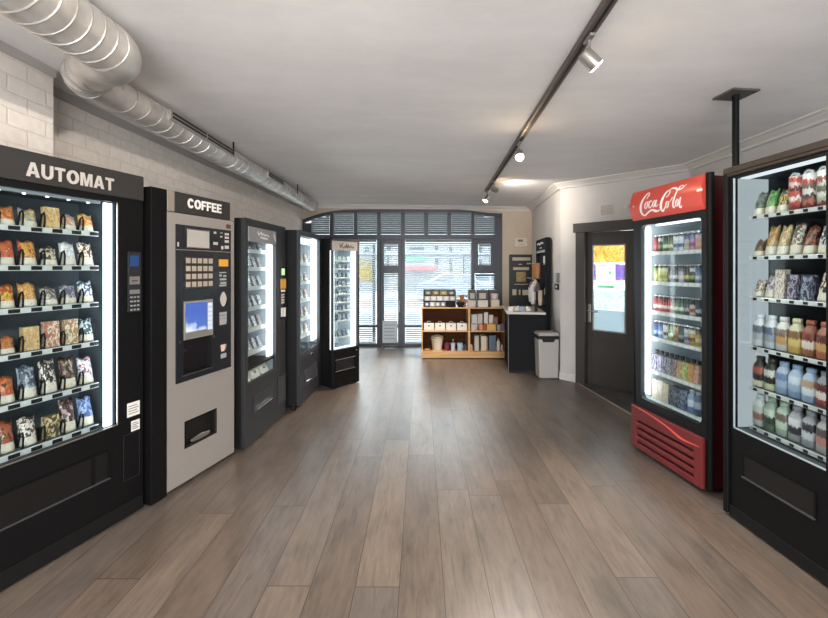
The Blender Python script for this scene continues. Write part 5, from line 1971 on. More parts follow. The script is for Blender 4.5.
def spot(q, label, aim, bright, power, sz=1.):
    """track head at distance q along the track, aimed along a world direction"""
    x, y = tk0[0] + math.cos(ta) * q, tk0[1] + math.sin(ta) * q
    z = ceil_z(x, y) - .043
    t = thing('track_spotlight', label, 'spotlight', (x, y, z), 0, 'spotlights on the ceiling track')
    obj('adapter', MB().box(-.012, .012, -.04, .04, -.012, -.0005), plain('spot_grey', '8a8782', .35, .5), t, .002)
    d = Vector(aim).normalized()
    side = d.cross(Vector((0, 0, 1))).normalized()
    hc = Vector((0, 0, -.095))
    obj('stem', MB().tube([(0, 0, -.012), (0, 0, -.055), tuple(hc)], .007, 8), plain('spot_grey', '8a8782', .35, .5), t, smooth=True)
    a, b = hc - d * .04, hc + d * .045
    obj('lamp_head', MB().tube([tuple(a), tuple(a + d * .01), tuple(b)], [.026, .032, .034], 18), plain('spot_head', '99958f', .3, .7), t, smooth=True)
    obj('lamp_lens', MB().tube([tuple(b), tuple(b + d * .004)], [.031, .029], 18), LAMPON if bright else LAMP, t)
    li = D.lights.new('spot_beam', 'SPOT')
    li.energy, li.color, li.spot_size, li.spot_blend, li.shadow_soft_size = power, (1, .91, .80), 1.7, .7, .03
    lo = D.objects.new('spot_beam', li)
    COL.objects.link(lo)
    lo.location = Vector((x, y, z)) + hc + d * .06
    lo.rotation_euler = d.to_track_quat('-Z', 'Y').to_euler()


def q_at(y):
    return (y - tk0[1]) / math.sin(ta)


spot(q_at(1.78), 'nearest grey spotlight on the track, turned to the right', (1, .12, -.9), False, 25)
spot(q_at(3.28), 'brightly shining spotlight halfway along the track', (-.12, -.75, -.75), True, 110)
spot(q_at(4.72), 'spotlight near the end of track lighting the ceiling cornice', (.9, .75, -.15), False, 22)
spot(q_at(5.35), 'spotlight at the far end of the track, tipped down', (-.6, -.15, -1), False, 160)
spot(q_at(.35), 'added unseen spotlight on the near part of the track, turned to the brick wall', (-1, .5, -.25), False, 70)  # out of view, added to brighten the left wall
spot(q_at(-.9), 'added unseen spotlight on the track behind the viewer, turned to the left machines', (-.6, 1, -.25), False, 60)  # added behind the camera to light the left side

# ================================================================ wall pieces
vx0, vx1, vz0, vz1 = DP.rect(600, 204.3, 614.6, 215.3)
vt = thing('air_vent', 'white louvred air vent above the diagonal door', 'vent', (*P1, 0), DW)
m = MB()
m.box(vx0, vx1, -.008, -.0003, vz0, vz0 + .012).box(vx0, vx1, -.008, -.0003, vz1 - .012, vz1).box(vx0, vx0 + .012, -.008, -.0003, vz0, vz1).box(vx1 - .012, vx1, -.008, -.0003, vz0, vz1)
obj('vent_frame', m, TRIM, vt)
m = MB()
for k in range(7):
    z = vz0 + .014 + (vz1 - vz0 - .028) * k / 7
    m.box(vx0 + .012, vx1 - .012, -.006, -.0003, z, z + .008)
obj('louvre', m, plain('vent_slats', 'aaa6a2', .6), vt)
q = DP.rect(624, 205, 629, 208.5)
o = obj('sensor_box', MB().box(q[0], q[1], -.02, -.0004, q[2], q[3]), TRIM, None, .004, loc=(*P1, 0), rot=(0, 0, DW))
tag(o, 'tiny white sensor box on the wall right of the air vent', 'sensor')
a = bw(514.7, 238, 526.8, 246.6)
th = thing('thermostat', 'white wall controller above the dark display board', 'thermostat', (a[0], YB, a[2]))
obj('case', MB().box(0, a[1] - a[0], -.025, -.0004, 0, a[3] - a[2]), plain('case_cream', 'c9bfb2', .5), th, .004)
obj('display', MB().box(.05, .14, -.027, -.0245, .085, .125), plain('lcd_dark', '6b6a5e', .3), th)
pieces('button', [(.05 + .03 * k, .068 + .03 * k, -.027, -.0245, .03, .045) for k in range(4)], plain('button_grey', '9a9288', .5), th)
# switch and socket on the rear right wall near the corner
RPL = Plane(PB, math.atan2(P1[1] - PB[1], P1[0] - PB[0]))
q = RPL.rect(555.6, 283.5, 559.2, 290)
sw_ = thing('light_switch', 'black square light switch on the wall beside the corner', 'switch', (*PB, 0), RPL.a)
obj('plate', MB().box(q[0], q[1], -.012, -.0004, q[2], q[3]), BLACK, sw_, .002)
obj('rocker', MB().box(q[0] + .35 * (q[1] - q[0]), q[1] - .35 * (q[1] - q[0]), -.016, -.012, q[2] + .025, q[3] - .025), WHITE, sw_)
q = RPL.rect(558, 273, 559.6, 282.5)
o = obj('wall_hook', MB().box(q[0], q[1], -.03, -.0004, q[2], q[3]), plain('hook_grey', '66625e', .4), None, .003, loc=(*PB, 0), rot=(0, 0, RPL.a))
tag(o, 'small grey holder on the wall above the black light switch', 'holder')

# ================================================================ counter, boards, bin
UCN = -math.radians(8)
OC = (1.168, 5.33)
PCN = Plane(OC, UCN)
WCN, DCN, HCN = .48, .80, .815
cn = thing('counter_cabinet', 'dark grey cabinet with white worktop beside the low bookshelf', 'cabinet', (*OC, 0), UCN)
CABM = plain('dark_grey_laminate', '1f2022', .75, 0, .05, spec=.08)
obj('body', MB().box(0, WCN, .02, DCN, .03, HCN - .03), CABM, cn, .003)
obj('door', MB().box(.005, WCN - .005, 0, .019, .035, HCN - .035), CABM, cn, .003)
obj('worktop', MB().box(-.025, WCN + .0, -.012, DCN, HCN - .03, HCN), plain('pale_worktop', 'bdb6ab', .4), cn, .004)
obj('plinth', MB().box(.02, WCN - .02, .04, DCN - .03, 0, .03), RUBBER, cn)
obj('side_rail', MB().box(-.006, 0, .0, .03, .0, HCN - .035), plain('rail_grey', '6d6f72', .4), cn)

# black display board on the back wall
a = bw(509, 254.5, 537, 309)
bd = thing('display_board', 'flat black display board with cards on the back wall', 'display board', (a[0], YB - .001, a[2] - .1))
bwid, bh_ = a[1] - a[0], a[3] - a[2] + .1
obj('panel', MB().box(0, bwid, -.03, 0, 0, bh_), plain('board_black', '26272a', .5), bd, .003)


def bcard(nm, r_, mat, lab=None):
    q = bw(*r_)
    return obj(nm, MB().box(q[0] - a[0], q[1] - a[0], -.034, -.0302, q[2] - a[2] + .1, q[3] - a[2] + .1), mat, bd, label=lab)


TANP = plain('tan_card', 'b9ac98', .6)
bcard('title_strip', (512, 257.4, 530, 260.6), TANP)
bcard('title_strip', (512.8, 267.2, 528.4, 270), TANP)
bcard('picture', (515.8, 271.8, 525.3, 281.8), art_mat('biscuit_picture', ['c9a35a', 'dcc48c', 'd8d0b4'], 26, 0.), 'square picture of golden food')
bcard('small_caption', (518, 263.8, 521.5, 264.8), TANP)
bcard('small_caption', (526.5, 262.8, 531, 263.8), TANP)
bcard('small_caption', (514, 283.8, 527.5, 284.6), TANP)
for r_ in ((512, 289.2, 516, 295), (518.3, 289.6, 520, 294.8), (522, 289.8, 528.5, 295)):
    bcard('price_card', r_, plain('cream_card', 'c4b9a4', .6))

# tall board on the right wall with hanging cups
URK = -math.radians(95.8)
ORK = (1.772, 6.165)
PRK = Plane(ORK, URK)
WRK, HRK, DRK = .70, 1.82, .07
rk_ = thing('display_rack', 'tall narrow black display rack of paper cups beside the counter', 'display rack', (*ORK, 0), URK)
RKM = plain('rack_black', '1b1c1f', .75, spec=.08)
m = MB()
m.box(0, WRK, .04, DRK, 0, HRK)
m.box(0, .03, 0, .04, 0, HRK).box(WRK - .03, WRK, 0, .04, 0, HRK).box(.03, WRK - .03, 0, .04, HRK - .2, HRK).box(.03, WRK - .03, 0, .04, 0, .85)
obj('rack_frame', m, RKM, rk_, .003)
m = MB()
m.ribbon([(.10, HRK - .07, .02), (.2, HRK - .06, .03), (.3, HRK - .075, .03), (.42, HRK - .06, .03), (.56, HRK - .07, .02)], 0., .002)
m.ribbon([(.30, HRK - .13, .015), (.45, HRK - .13, .015)], 0., .002)
obj('rack_title', m, WHITE, rk_)
obj('title_strip', MB().box(.06, WRK - .05, -.003, 0, HRK - .2, HRK - .165), plain('strip_grey', '9b9690', .5), rk_)
for z in (1.15, 1.36):
    for x in (.15, .35, .55):
        obj('hook', MB().tube([(x, .04, z + .1), (x, -.16, z + .1), (x, -.17, z + .115)], .005, 6), CHROME, rk_)
KRAFT = plain('kraft_paper', '9c6c40', .7)
CUPW = plain('white_cup', 'cfcbc8', .6)
PINKC = plain('pink_white_cup', 'c9a9a0', .6)
DKC = plain('dark_plum', '3a2a2e', .5)


def cups(name, label, mat, s, y, z, r, h, n, group):
    """nested stack of paper cups"""
    t = thing(name, label, 'cups', (ORK[0] + PRK.u[0] * s + PRK.n[0] * y, ORK[1] + PRK.u[1] * s + PRK.n[1] * y, z), URK, group)
    for k in range(n):
        m = MB().lathe([(r * .72, 0), (r * .98, h * .92), (r * 1.04, h * .93), (r * 1.04, h), (r * .9, h)], (0, 0, k * h * .22), 14)
        obj('cup', m, mat, t, smooth=True)
    return t


G = 'cup stacks on the tall rack'
cups('cup_stack', 'tan kraft paper cup stack, farther of two on the tall rack', KRAFT, .22, -.06, 1.26, .036, .1, 6, G)
cups('cup_stack', 'tan kraft paper cup stack, nearer of two on the tall rack', KRAFT, .46, -.06, 1.26, .036, .1, 6, G)
cups('cup_stack', 'white paper cup stack above the counter, left beside the plum packets', CUPW, .235, -.12, .90, .033, .09, 7, G)
cups('cup_stack', 'slim white paper cup stack standing nearest the rack frame', CUPW, .42, -.12, .88, .035, .09, 10, G)
cups('cup_stack', 'beige paper cup stack at the near end of the rack', plain('beige_cup', 'bfa58e', .6), .60, -.05, .88, .030, .09, 7, G)
m = bag_mesh(.15, .12, .09, 3)
for lab, s, z, mt in (('plum and pink packet hanging at the far end of the rack', .13, 1.16, DKC), ('dark packet hanging at the near end of the rack', .54, 1.13, DKC), ('pinkish white packet hanging in middle of the tall rack', .335, 1.17, PINKC)):
    o = obj('hanging_packet', m.mesh('hanging_packet', mt, True), None, None, loc=(ORK[0] + PRK.u[0] * s - PRK.n[0] * .13, ORK[1] + PRK.u[1] * s - PRK.n[1] * .13, z - .06), rot=(0, 0, URK))
    tag(o, lab, 'packet', 'packets hanging on the tall rack')
o = obj('white_card', MB().box(-.06, .06, -.002, 0, 0, .1), PAPER, rk_, loc=(.5, .038, 1.02))
o = obj('white_card', MB().box(-.08, .08, -.002, 0, 0, .12), PAPER, rk_, loc=(.45, .038, 1.45))
# small things on the worktop
WTOP = HCN + .0012


def on_counter(s, y, z=WTOP):
    return (OC[0] + PCN.u[0] * s + PCN.n[0] * y, OC[1] + PCN.u[1] * s + PCN.n[1] * y, z)


for k, (s, y, lab, mt) in enumerate(((.03, .10, 'crumpled white napkin packet at the left end of the worktop', PAPER), (.13, .16, 'second crumpled white packet on the worktop, beside the blue one', PAPER),
                                     (.20, .12, 'pale blue packet in the middle of the worktop', plain('pale_blue_paper', '9db4c8', .7)), (.29, .14, 'white sugar packet right of the blue packet on worktop', PAPER))):
    me = bag_mesh(.085, .06, .05, 20 + k, .3).mesh('sachet_packet', mt, True)
    o = obj('sachet_packet', me, None, None, loc=on_counter(s, y), rot=(0, 0, UCN + .3 * (k - 1)))
    tag(o, lab, 'packet', 'packets on the worktop')
o = obj('black_bottle', MB().lathe([(.02, 0), (.022, .01), (.022, .09), (.008, .11), (.008, .14)], (0, 0, 0), 12), RUBBER, None, smooth=True, loc=on_counter(.37, .12))
tag(o, 'small black bottle at the right end of the worktop', 'bottle')

# pedal bin
OB = (1.484, 5.045)
bn = thing('waste_bin', 'pale grey plastic waste bin with black lid insert beside the cabinet', 'bin', (*OB, 0), 0)
BINM = plain('pale_grey_plastic', 'aaa59f', .5, 0, .04)
BH = .59
m = MB()
v0 = [(.012, .0), (.248, .0), (.248, .185), (.012, .185)]
v1 = [(.0, -.004), (.258, -.004), (.258, .195), (.0, .195)]
m.add([(x, y, .006) for x, y in v0] + [(x, y, BH - .09) for x, y in v1], [(3, 2, 1, 0), (4, 5, 6, 7)] + [(i, (i + 1) % 4, (i + 1) % 4 + 4, i + 4) for i in range(4)])
obj('bucket', m, BINM, bn, .012)
m = MB().box(.0, .258, .0, .195, BH - .092, BH - .045)
obj('lid_rim', m, RUBBER, bn, .006)
m = MB().prism([(.055, BH - .125), (.19, BH - .125), (.205, BH - .09), (.04, BH - .09)], -.008, -.0045)
obj('grip_recess', m, RUBBER, bn)
m = MB().box(-.004, .262, -.008, .2, BH - .048, BH - .02).box(.01, .248, .0, .19, BH - .02, BH - .005)
obj('lid', m, BINM, bn, .008)

# ================================================================ bookshelf
YS = 6.17
kS = YS / F
sxp = lambda p: (p - VX) * kS
szp = lambda p: CH - (p - VY) * kS
bs = thing('bookshelf', 'low light wood shelf unit with two bays in front of shop window', 'bookshelf', (0, YS, 0))
SX0, SX1, SH, SD = sxp(421.6), sxp(506.6), szp(307.5), .30
tb = .018
ztop = SH
zmid = szp(330.9)
zbot = szp(351.6)
dvx0, dvx1 = sxp(468.2), sxp(470.2)
obj('side_panel', MB().box(SX0, SX0 + tb, 0, SD, 0, SH - tb), WOOD, bs, .002)
obj('side_panel', MB().box(SX1 - tb, SX1, 0, SD, 0, SH - tb), WOOD, bs, .002)
obj('top_board', MB().box(SX0 - .006, SX1 + .006, -.008, SD, SH - tb, SH), WOOD, bs, .002)
obj('divider_panel', MB().box(dvx0, dvx1, 0, SD - .01, zbot, SH - tb), WOOD, bs, .002)
obj('shelf_board', MB().box(SX0 + tb, dvx0, .004, SD - .01, zmid - tb, zmid), WOOD, bs, .002)
obj('shelf_board', MB().box(dvx1, SX1 - tb, .004, SD - .01, zmid - tb, zmid), WOOD, bs, .002)
obj('bottom_board', MB().box(SX0 + tb, SX1 - tb, .002, SD - .01, zbot - tb, zbot), WOOD, bs, .002)
obj('plinth_board', MB().box(SX0 + tb, SX1 - tb, .006, .024, .012, zbot - tb), WOOD, bs, .002)
obj('back_board', MB().box(SX0 + tb, SX1 - tb, SD - .01, SD, .02, SH - tb), WOODBACK, bs)


def put(name, mb, mats, x, y, z, label, cat, group=None, bevel=0., smooth=False, rz=0.):
    o = obj(name, mb, mats, None, bevel, smooth, loc=(x, YS + y, z + .0012), rot=(0, 0, rz))
    return tag(o, label, cat, group)


def pbox(name, px0, px1, py0, base, mat, label, cat, group=None, y=.05, d=.1, bevel=.003, rz=0.):
    kk = (YS + y) / F
    w_, h_ = (px1 - px0) * kk, (CH - (py0 - VY) * kk) - base
    return put(name, MB().box(-w_ / 2, w_ / 2, 0, d, 0, h_), mat, ((px0 + px1) / 2 - VX) * kk, y, base, label, cat, group, bevel, False, rz)


# four white gift bags
for k in range(4):
    x0, x1 = 424 + 11 * k, 434 + 11 * k
    kk = (YS + .05) / F
    w_, h_ = (x1 - x0) * kk, .105
    t = thing('paper_bag', 'small white paper bag with dark mark, %s in the left bay' % ['leftmost', 'second from left', 'third from left', 'rightmost'][k], 'paper bag', (((x0 + x1) / 2 - VX) * kk, YS + .05, zmid + .0012), 0, 'white paper bags in the left bay')
    m = MB()
    m.box(-w_ / 2, w_ / 2, 0, .09, 0, h_)
    obj('bag_body', m, PAPER, t, .003)
    obj('bag_handle', MB().tube([(-.03, .03, h_), (-.02, .03, h_ + .03), (.02, .03, h_ + .03), (.03, .03, h_)], .003, 6), PAPER, t)
    obj('bag_mark', MB().prism([(.015 * math.cos(q * PI / 4), .07 + .012 * math.sin(q * PI / 4)) for q in range(8)], -.001, -.0002), plain('mark_dark', '4a4744', .6), t)
# lower left bay
put('soap_dish', MB().lathe([(.03, 0), (.045, .012), (.045, .022), (.02, .024)], (0, 0, 0), 14), plain('peach_dish', 'c8946c', .5), sxp(427.5), .08, zbot, 'small peach dish in the lower left bay', 'dish', None, 0, True)
t = thing('bucket', 'cream bucket with cloths at its rim in the lower left bay', 'bucket', (sxp(437.4), YS + .13, zbot + .0012))
obj('pail', MB().lathe([(.072, 0), (.094, .17), (.10, .172), (.10, .185), (.085, .185)], (0, 0, 0), 20), plain('cream_plastic', 'cdbfa8', .5), t, smooth=True)
obj('lid', MB().lathe([(.088, .186), (.10, .20), (.09, .215), (.03, .232)], (0, 0, 0), 20), plain('beige_lid', 'b3a48e', .6), t, smooth=True)
obj('handle', MB().tube([(-.1, 0, .18)] + [(-.1 * math.cos(PI * q / 8), -.03, .18 + .06 * math.sin(PI * q / 8)) for q in range(1, 8)] + [(.1, 0, .18)], .005, 6), plain('beige_lid', 'b3a48e', .6), t, smooth=True)
cupsL = [(447.2, .046, .12, '6e2632', 'dark red cup in the lower left bay'), (453.3, .038, .115, 'b6c0c8', 'pale grey cup holding a brush in the lower left bay'), (460.4, .046, .115, 'a9bdd4', 'light blue mug in the lower left bay'), (466, .02, .09, '34506c', 'small navy cup at the right of the lower left bay')]
for px, r_, h_, cc, lab in cupsL:
    o = put('cup', MB().lathe([(r_ * .8, 0), (r_, h_), (r_ * .92, h_), (r_ * .75, h_ * .3)], (0, 0, 0), 16), plain('cup_' + cc, cc, .45), sxp(px), .09, zbot, lab, 'cup', None, 0, True)
    if px == 460.4:
        obj('handle', MB().tube([(r_ * .7, -r_ * .7, h_ * .8), (r_ * .85, -r_ * .9 - .015, h_ * .7), (r_ * .85, -r_ * .9 - .015, h_ * .35), (r_ * .65, -r_ * .6, h_ * .25)], .006, 6), plain('cup_' + cc, cc, .45), o, smooth=True)
o = put('brush', MB().tube([(0, 0, 0), (0, 0, .09), (0, 0, .13)], [.006, .007, .02], 8), plain('wood_brush', 'b98e74', .6), sxp(453.5), .09, zbot + .045, 'brush standing up in the pale grey cup', 'brush', None, 0, True)
# upper right bay: cream cartons behind, small boxes in front
for k, (x0, x1, y0, cc, nm) in enumerate(((471.5, 477, 314.5, 'd2cdc4', 'white slim carton, first behind the small boxes in upper right bay'), (477.5, 482.5, 314, 'c4bdb2', 'pale carton, second behind the small boxes in upper right bay'),
                                          (484, 488, 312.5, 'd6d0c8', 'tall white carton, third behind the small boxes in upper right bay'), (489, 493.3, 315, 'd8c9be', 'pinkish carton, fourth behind the small boxes in upper right bay'),
                                          (494, 498, 317, '8a6248', 'brown carton, fifth behind the small boxes in upper right bay'))):
    pbox('tea_carton', x0, x1, y0, zmid, plain('carton_' + cc, cc, .6), nm, 'carton', 'cartons in the upper right bay', .14, .12)
for k, (x0, x1, y0, cc, nm) in enumerate(((471.3, 476, 324.2, 'b9b2a8', 'grey white small box at the left of the upper right bay'), (479, 482.8, 324.5, 'c8845c', 'salmon small box beside the rust box in upper right bay'),
                                          (483, 486.8, 324.2, '9a4a24', 'rust red small box in the upper right bay'), (487, 495.8, 324.4, 'd8a45c', 'orange tan wide box in the upper right bay'),
                                          (497, 500.5, 325, '9c9894', 'grey tin in the upper right bay'), (501, 504.5, 323.5, '6c5a78', 'purple small box at right end of upper right bay'))):
    pbox('small_box', x0, x1, y0, zmid, plain('box_' + cc, cc, .6), nm, 'box', 'small boxes in the upper right bay', .03, .08)
put('yellow_bowl', MB().lathe([(.03, 0), (.048, .045), (.052, .05), (.044, .05)], (0, 0, 0), 16), plain('bright_yellow', 'd8c22c', .5), sxp(501.6), .17, zmid, 'bright yellow bowl at the back of the upper right bay', 'bowl', None, 0, True)
# lower right bay: folders, bottles
for k, (x0, x1, y0, cc, nm) in enumerate(((474.5, 479, 336, 'b9ada2', 'grey beige upright folder in the lower right bay'), (481, 486.5, 336.2, 'cbbda6', 'cream upright folder in the lower right bay'), (486.8, 488, 337, '7c6254', 'thin brown folder beside the cream one'),
                                          (489, 496, 335.5, '56656f', 'wide blue-grey upright folder in the lower right bay'))):
    pbox('folder', x0, x1, y0, zbot, plain('folder_' + cc, cc, .6), nm, 'folder', 'folders in the lower right bay', .06, .2)
for px, r_, h_, cc, lab in ((499.3, .03, .19, 'c9c5be', 'white pump bottle in the lower right bay'), (503, .02, .1, 'b9ab98', 'short beige bottle at right end of lower right bay'), (471.9, .025, .1, 'c49c80', 'peach bottle at left end of lower right bay')):
    o = put('bottle', MB().lathe([(r_ * .95, 0), (r_, .01), (r_, h_ * .7), (r_ * .4, h_ * .85), (r_ * .4, h_ * .9)], (0, 0, 0), 14), plain('bottle_' + cc, cc, .4), sxp(px), .08, zbot, lab, 'bottle', None, 0, True)
    obj('cap', MB().lathe([(r_ * .5, h_ * .9), (r_ * .5, h_)], (0, 0, 0), 12), plain('cap_grey', '8c8a88', .5), o)
# on top: tiered capsule rack, with boxes
kT = (YS + .06) / F
rx0, rx1 = (423.5 - VX) * kT, (456 - VX) * kT
rkx = thing('capsule_rack', 'low dark tiered rack on the left of the bookshelf top', 'rack', (rx0, YS + .05, SH + .0012))
rw = rx1 - rx0
m = MB().box(0, rw, .10, .11, 0, .27)
m.box(0, .008, 0, .11, 0, .26).box(rw - .008, rw, .04, .11, 0, .26)
for z, y in ((0, 0), (.09, .02), (.175, .04)):
    m.box(.008, rw - .008, y, .10, z, z + .006)
obj('rack_shell', m, RUBBER, rkx)
TIN = [['4a4a46', '6a5c44', '84744e', '3c4650'], ['b8b4b0', 'c4c0bc', 'd0ccc6', 'c0b8c0', 'b0a898'], ['4c5870', 'b4b2ae', '8c8c92', '7c8090']]
for ti, (z, y, n) in enumerate(((.175, .04, 4), (.09, .02, 5), (0, 0, 4))):
    wd = (rw - .02) / n if ti != 2 else (rw * .66) / n
    for k in range(n):
        hh_ = .07
        cc = TIN[ti][k]
        x = rx0 + .012 + wd * (k + .5)
        lab = '%s box, %s from left on the %s tier of dark capsule rack' % ({0: 'dark', 1: 'pale', 2: 'blue-grey'}[ti], ORD[k], ['top', 'middle', 'bottom'][ti])
        o = put('capsule_box', MB().box(-wd * .45, wd * .45, 0, .045, 0, hh_), plain('tin_' + cc, cc, .5), x, .05 + y + .004, SH + z + .0075, lab, 'box', 'boxes on the capsule rack', .003)
        obj('box_label', MB().prism([(wd * .26 * math.cos(q * PI / 5), .036 + .02 * math.sin(q * PI / 5)) for q in range(10)], -.0012, -.0002), plain('label_' + ('tan' if ti == 0 else 'white'), 'b0a688' if ti == 0 else 'd8d4d0', .6), o)
put('black_bowl', MB().lathe([(.05, 0), (.10, .05), (.115, .075), (.105, .075), (.06, .03)], (0, 0, 0), 20), RUBBER, (455 - VX) * kT, -.0 + .10 - .06 + .0, SH, 'black bowl on the bookshelf top in front of capsule rack', 'bowl', None, 0, True) if False else None
o = put('black_bowl', MB().lathe([(.035, 0), (.062, .04), (.07, .075), (.062, .075), (.03, .02)], (0, 0, 0), 18), RUBBER, (460.5 - VX) * kT, .075, SH, 'black bowl between the capsule rack and the pale tins', 'bowl', None, 0, True)
# small brown toy sitting behind the bowl
ty = thing('soft_toy', 'small orange-brown soft toy sitting by the black bowl', 'soft toy', ((463 - VX) * kT, YS + .235, SH + .0012))
FUR = plain('orange_brown_fur', 'b9783f', .9, 0, .15, 40, .3)
m = MB()
m.tube([(0, 0, .0), (0, 0, .02), (0, 0, .07), (0, 0, .11), (0, 0, .12)], [.03, .05, .048, .035, .02], 14)
obj('toy_body', m, FUR, ty, smooth=True)
m = MB().lathe([(.005, 0), (.03, .01), (.04, .035), (.03, .06), (.005, .07)], (0, 0, .11), 14)
m.lathe([(.003, 0), (.012, .006), (.012, .016), (.003, .022)], (-.03, 0, .165), 8).lathe([(.003, 0), (.012, .006), (.012, .016), (.003, .022)], (.03, 0, .165), 8)
obj('toy_head', m, FUR, ty, smooth=True)
for sx in (-1, 1):
    obj('toy_arm', MB().tube([(sx * .035, -.01, .10), (sx * .06, -.02, .07), (sx * .055, -.045, .05)], [.016, .016, .014], 8), FUR, ty, smooth=True)
    obj('toy_leg', MB().tube([(sx * .03, -.02, .022), (sx * .045, -.06, .02), (sx * .045, -.075, .025)], [.02, .02, .018], 8), FUR, ty, smooth=True)
# dark gift boxes and pale tins on the right
for k, (x0, x1, y0, cc, nm) in enumerate(((468.5, 476, 289.8, '3a332e', 'dark box with pale label, left of three on bookshelf top'), (477, 488, 290.2, '40362f', 'dark box with pale label, middle of three on bookshelf top'), (488.8, 497.5, 290, '443a36', 'dark box, right of three on bookshelf top'))):
    o = pbox('gift_box', x0, x1, y0, SH, plain('gift_' + cc, cc, .5), nm, 'box', 'dark boxes on the bookshelf top', .17, .1)
    if k < 2:
        kk = (YS + .17) / F
        w_ = (x1 - x0) * kk
        obj('box_label', MB().box(-w_ * .3, w_ * .3, -.0012, -.0002, .12, .21), plain('gift_label', 'b8b0a0', .6), o)
for k, (x0, x1, y0, nm) in enumerate(((467.8, 475.6, 300.5, 'pale pink low tin, leftmost on the bookshelf top'), (478, 488, 300.5, 'white low tin, middle of three on the bookshelf top'), (491, 499.6, 299.8, 'cream low tin, rightmost on the bookshelf top'))):
    cc = ['c8b8b0', 'cfc8bc', 'c9bda8'][k]
    o = pbox('tea_tin', x0, x1, y0, SH, plain('tintop_' + cc, cc, .5), nm, 'tin', 'pale tins on the bookshelf top', .03, .09, .006)
t = put('round_tin', MB().lathe([(.056, 0), (.058, .005), (.058, .06), (.062, .062), (.062, .085), (.05, .088)], (0, 0, 0), 20), plain('round_tin_pale', 'c4b4ac', .45), (494.6 - VX) * (YS + .07) / F, .085, szp(299.8) + .001, 'round pale tin with lid stacked on the cream tin', 'tin', None, 0, True)

# ================================================================ street outside
ground = obj('pavement', MB().slab([(-14, 7.36), (16, 7.36), (16, 40), (-14, 40)], -.5, -.27), plaster('pavement_grey', '757472', '807f7d', 1., 1.))
struct(ground)
YF = 30.
kF = YF / F
fxp = lambda p: (p - VX) * kF
fzp = lambda p: CH - (p - VY) * kF
bl = thing('building', 'white town house across the street seen through the blinds', 'building', (0, YF, 0))
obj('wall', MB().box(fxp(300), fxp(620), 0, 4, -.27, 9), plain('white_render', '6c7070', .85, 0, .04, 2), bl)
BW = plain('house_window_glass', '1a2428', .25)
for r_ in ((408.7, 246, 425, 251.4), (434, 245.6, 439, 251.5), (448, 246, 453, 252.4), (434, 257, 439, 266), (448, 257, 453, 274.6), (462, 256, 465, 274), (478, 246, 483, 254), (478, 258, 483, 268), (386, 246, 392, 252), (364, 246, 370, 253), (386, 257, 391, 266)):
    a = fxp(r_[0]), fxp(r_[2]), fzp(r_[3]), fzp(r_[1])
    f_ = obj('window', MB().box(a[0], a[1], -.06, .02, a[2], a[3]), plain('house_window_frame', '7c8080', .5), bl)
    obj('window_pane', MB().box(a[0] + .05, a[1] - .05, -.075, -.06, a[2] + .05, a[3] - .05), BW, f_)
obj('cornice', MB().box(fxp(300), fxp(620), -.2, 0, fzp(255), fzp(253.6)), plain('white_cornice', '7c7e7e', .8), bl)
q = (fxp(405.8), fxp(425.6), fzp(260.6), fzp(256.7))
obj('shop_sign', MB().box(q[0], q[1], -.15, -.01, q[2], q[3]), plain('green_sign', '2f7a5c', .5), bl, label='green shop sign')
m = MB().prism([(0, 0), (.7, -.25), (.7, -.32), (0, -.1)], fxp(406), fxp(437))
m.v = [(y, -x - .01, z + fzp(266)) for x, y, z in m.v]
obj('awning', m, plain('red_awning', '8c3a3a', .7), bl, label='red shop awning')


def car(label, x, y, cc, L=4.1):
    t = thing('car', label, 'car', (x, y, -.27))
    pm = plain('car_paint_' + cc, cc, .25, .2)
    hw = .85
    body = [(0, .32), (L, .32), (L, .62), (L - .1, .78), (L * .78, .88), (L * .66, 1.38), (L * .34, 1.44), (L * .12, .98), (.02, .86)]
    obj('car_body', MB().prism(body, 0, 2 * hw), pm, t, .05)
    m = MB()
    m.prism([(L * .17, .98), (L * .46, .96), (L * .46, 1.34), (L * .345, 1.36)], -.012, -.001)
    m.prism([(L * .49, .96), (L * .745, .92), (L * .65, 1.30), (L * .49, 1.34)], -.012, -.001)
    obj('car_window', m, plain('car_glass', '5a6268', .15), t)
    for q in (L * .19, L * .80):
        for yy in (-.02, 2 * hw - .2):
            m = MB().tube([(q, yy, .32), (q, yy + .2, .32)], .32, 20)
            w_ = obj('wheel', m, RUBBER, t, smooth=True)
            obj('hub', MB().tube([(q, yy - .012, .32), (q, yy + .01, .32)], .18, 14), CHROME, w_)
    return t


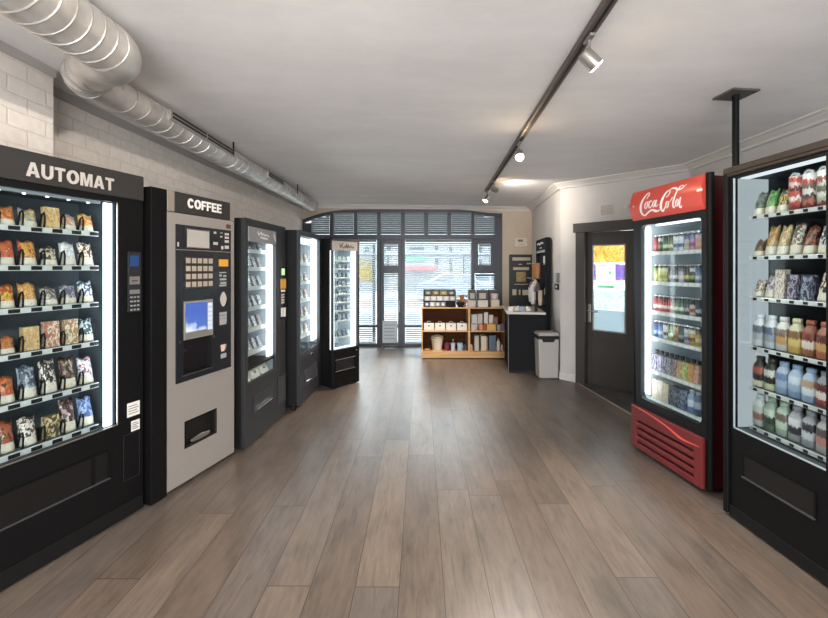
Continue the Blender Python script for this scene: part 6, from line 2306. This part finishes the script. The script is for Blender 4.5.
car('silver car parked across the street, left of the two', -.19, 19.5, '7c8084', 4.0)
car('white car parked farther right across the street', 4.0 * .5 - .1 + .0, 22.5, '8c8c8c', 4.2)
yb = thing('street_sign', 'yellow advertising panel on a grey post left of street door', 'sign', (at(374, 268, 9)[0], 9, -.27))
obj('post', MB().box(-.03, .03, -.03, .03, 0, 2.2), DFRAME, yb, .004)
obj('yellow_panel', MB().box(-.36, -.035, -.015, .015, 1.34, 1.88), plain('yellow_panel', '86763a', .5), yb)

# ================================================================ light
W = D.worlds.new('daylight')
SC.world = W
W.use_nodes = True
nt = W.node_tree
bg = nt.nodes['Background']
bg.inputs['Color'].default_value = (.93, .965, 1, 1)
bg.inputs['Strength'].default_value = 6.4


def portal(name, loc, rot, sx, sy):
    li = D.lights.new(name, 'AREA')
    li.shape, li.size, li.size_y = 'RECTANGLE', sx, sy
    li.cycles.is_portal = True
    o = D.objects.new(name, li)
    COL.objects.link(o)
    o.location, o.rotation_euler = loc, rot


portal('front_daylight', (.15, -2.8, 1.1), (PI / 2, 0, 0), 3.3, 2.2)
portal('window_daylight', (-.3, 7.35, 1.3), (-PI / 2, 0, 0), 3.6, 2.3)

li = D.lights.new('front_fill_light', 'AREA')  # added fill light in the open gap, brightens the room from behind the camera
li.shape, li.size, li.size_y, li.energy, li.color = 'RECTANGLE', 3.2, 2.1, 20, (1, .97, .93)
o = D.objects.new('front_fill_light', li)
COL.objects.link(o)
o.location, o.rotation_euler = (.15, -2.72, 1.2), (PI / 2, 0, 0)

# ================================================================ camera, view
cam = D.cameras.new('camera')
co = D.objects.new('camera', cam)
COL.objects.link(co)
co.location = (0, 0, CH)
co.rotation_euler = (PI / 2, 0, 0)
cam.sensor_width = 36
cam.sensor_fit = 'HORIZONTAL'
cam.lens = F / 828 * 36
cam.shift_x = -(VX - 414) / 828
cam.shift_y = -(309 - VY) / 828
cam.clip_start = .02
SC.camera = co
SC.view_settings.view_transform = 'Standard'
SC.view_settings.look = 'None'
SC.view_settings.exposure = 1.05
SC.view_settings.gamma = 1
SC.view_settings.use_curve_mapping = False
SC.cycles.use_denoising = True
SC.cycles.max_bounces = 8
SC.cycles.transparent_max_bounces = 16
SC.cycles.sample_clamp_indirect = 6
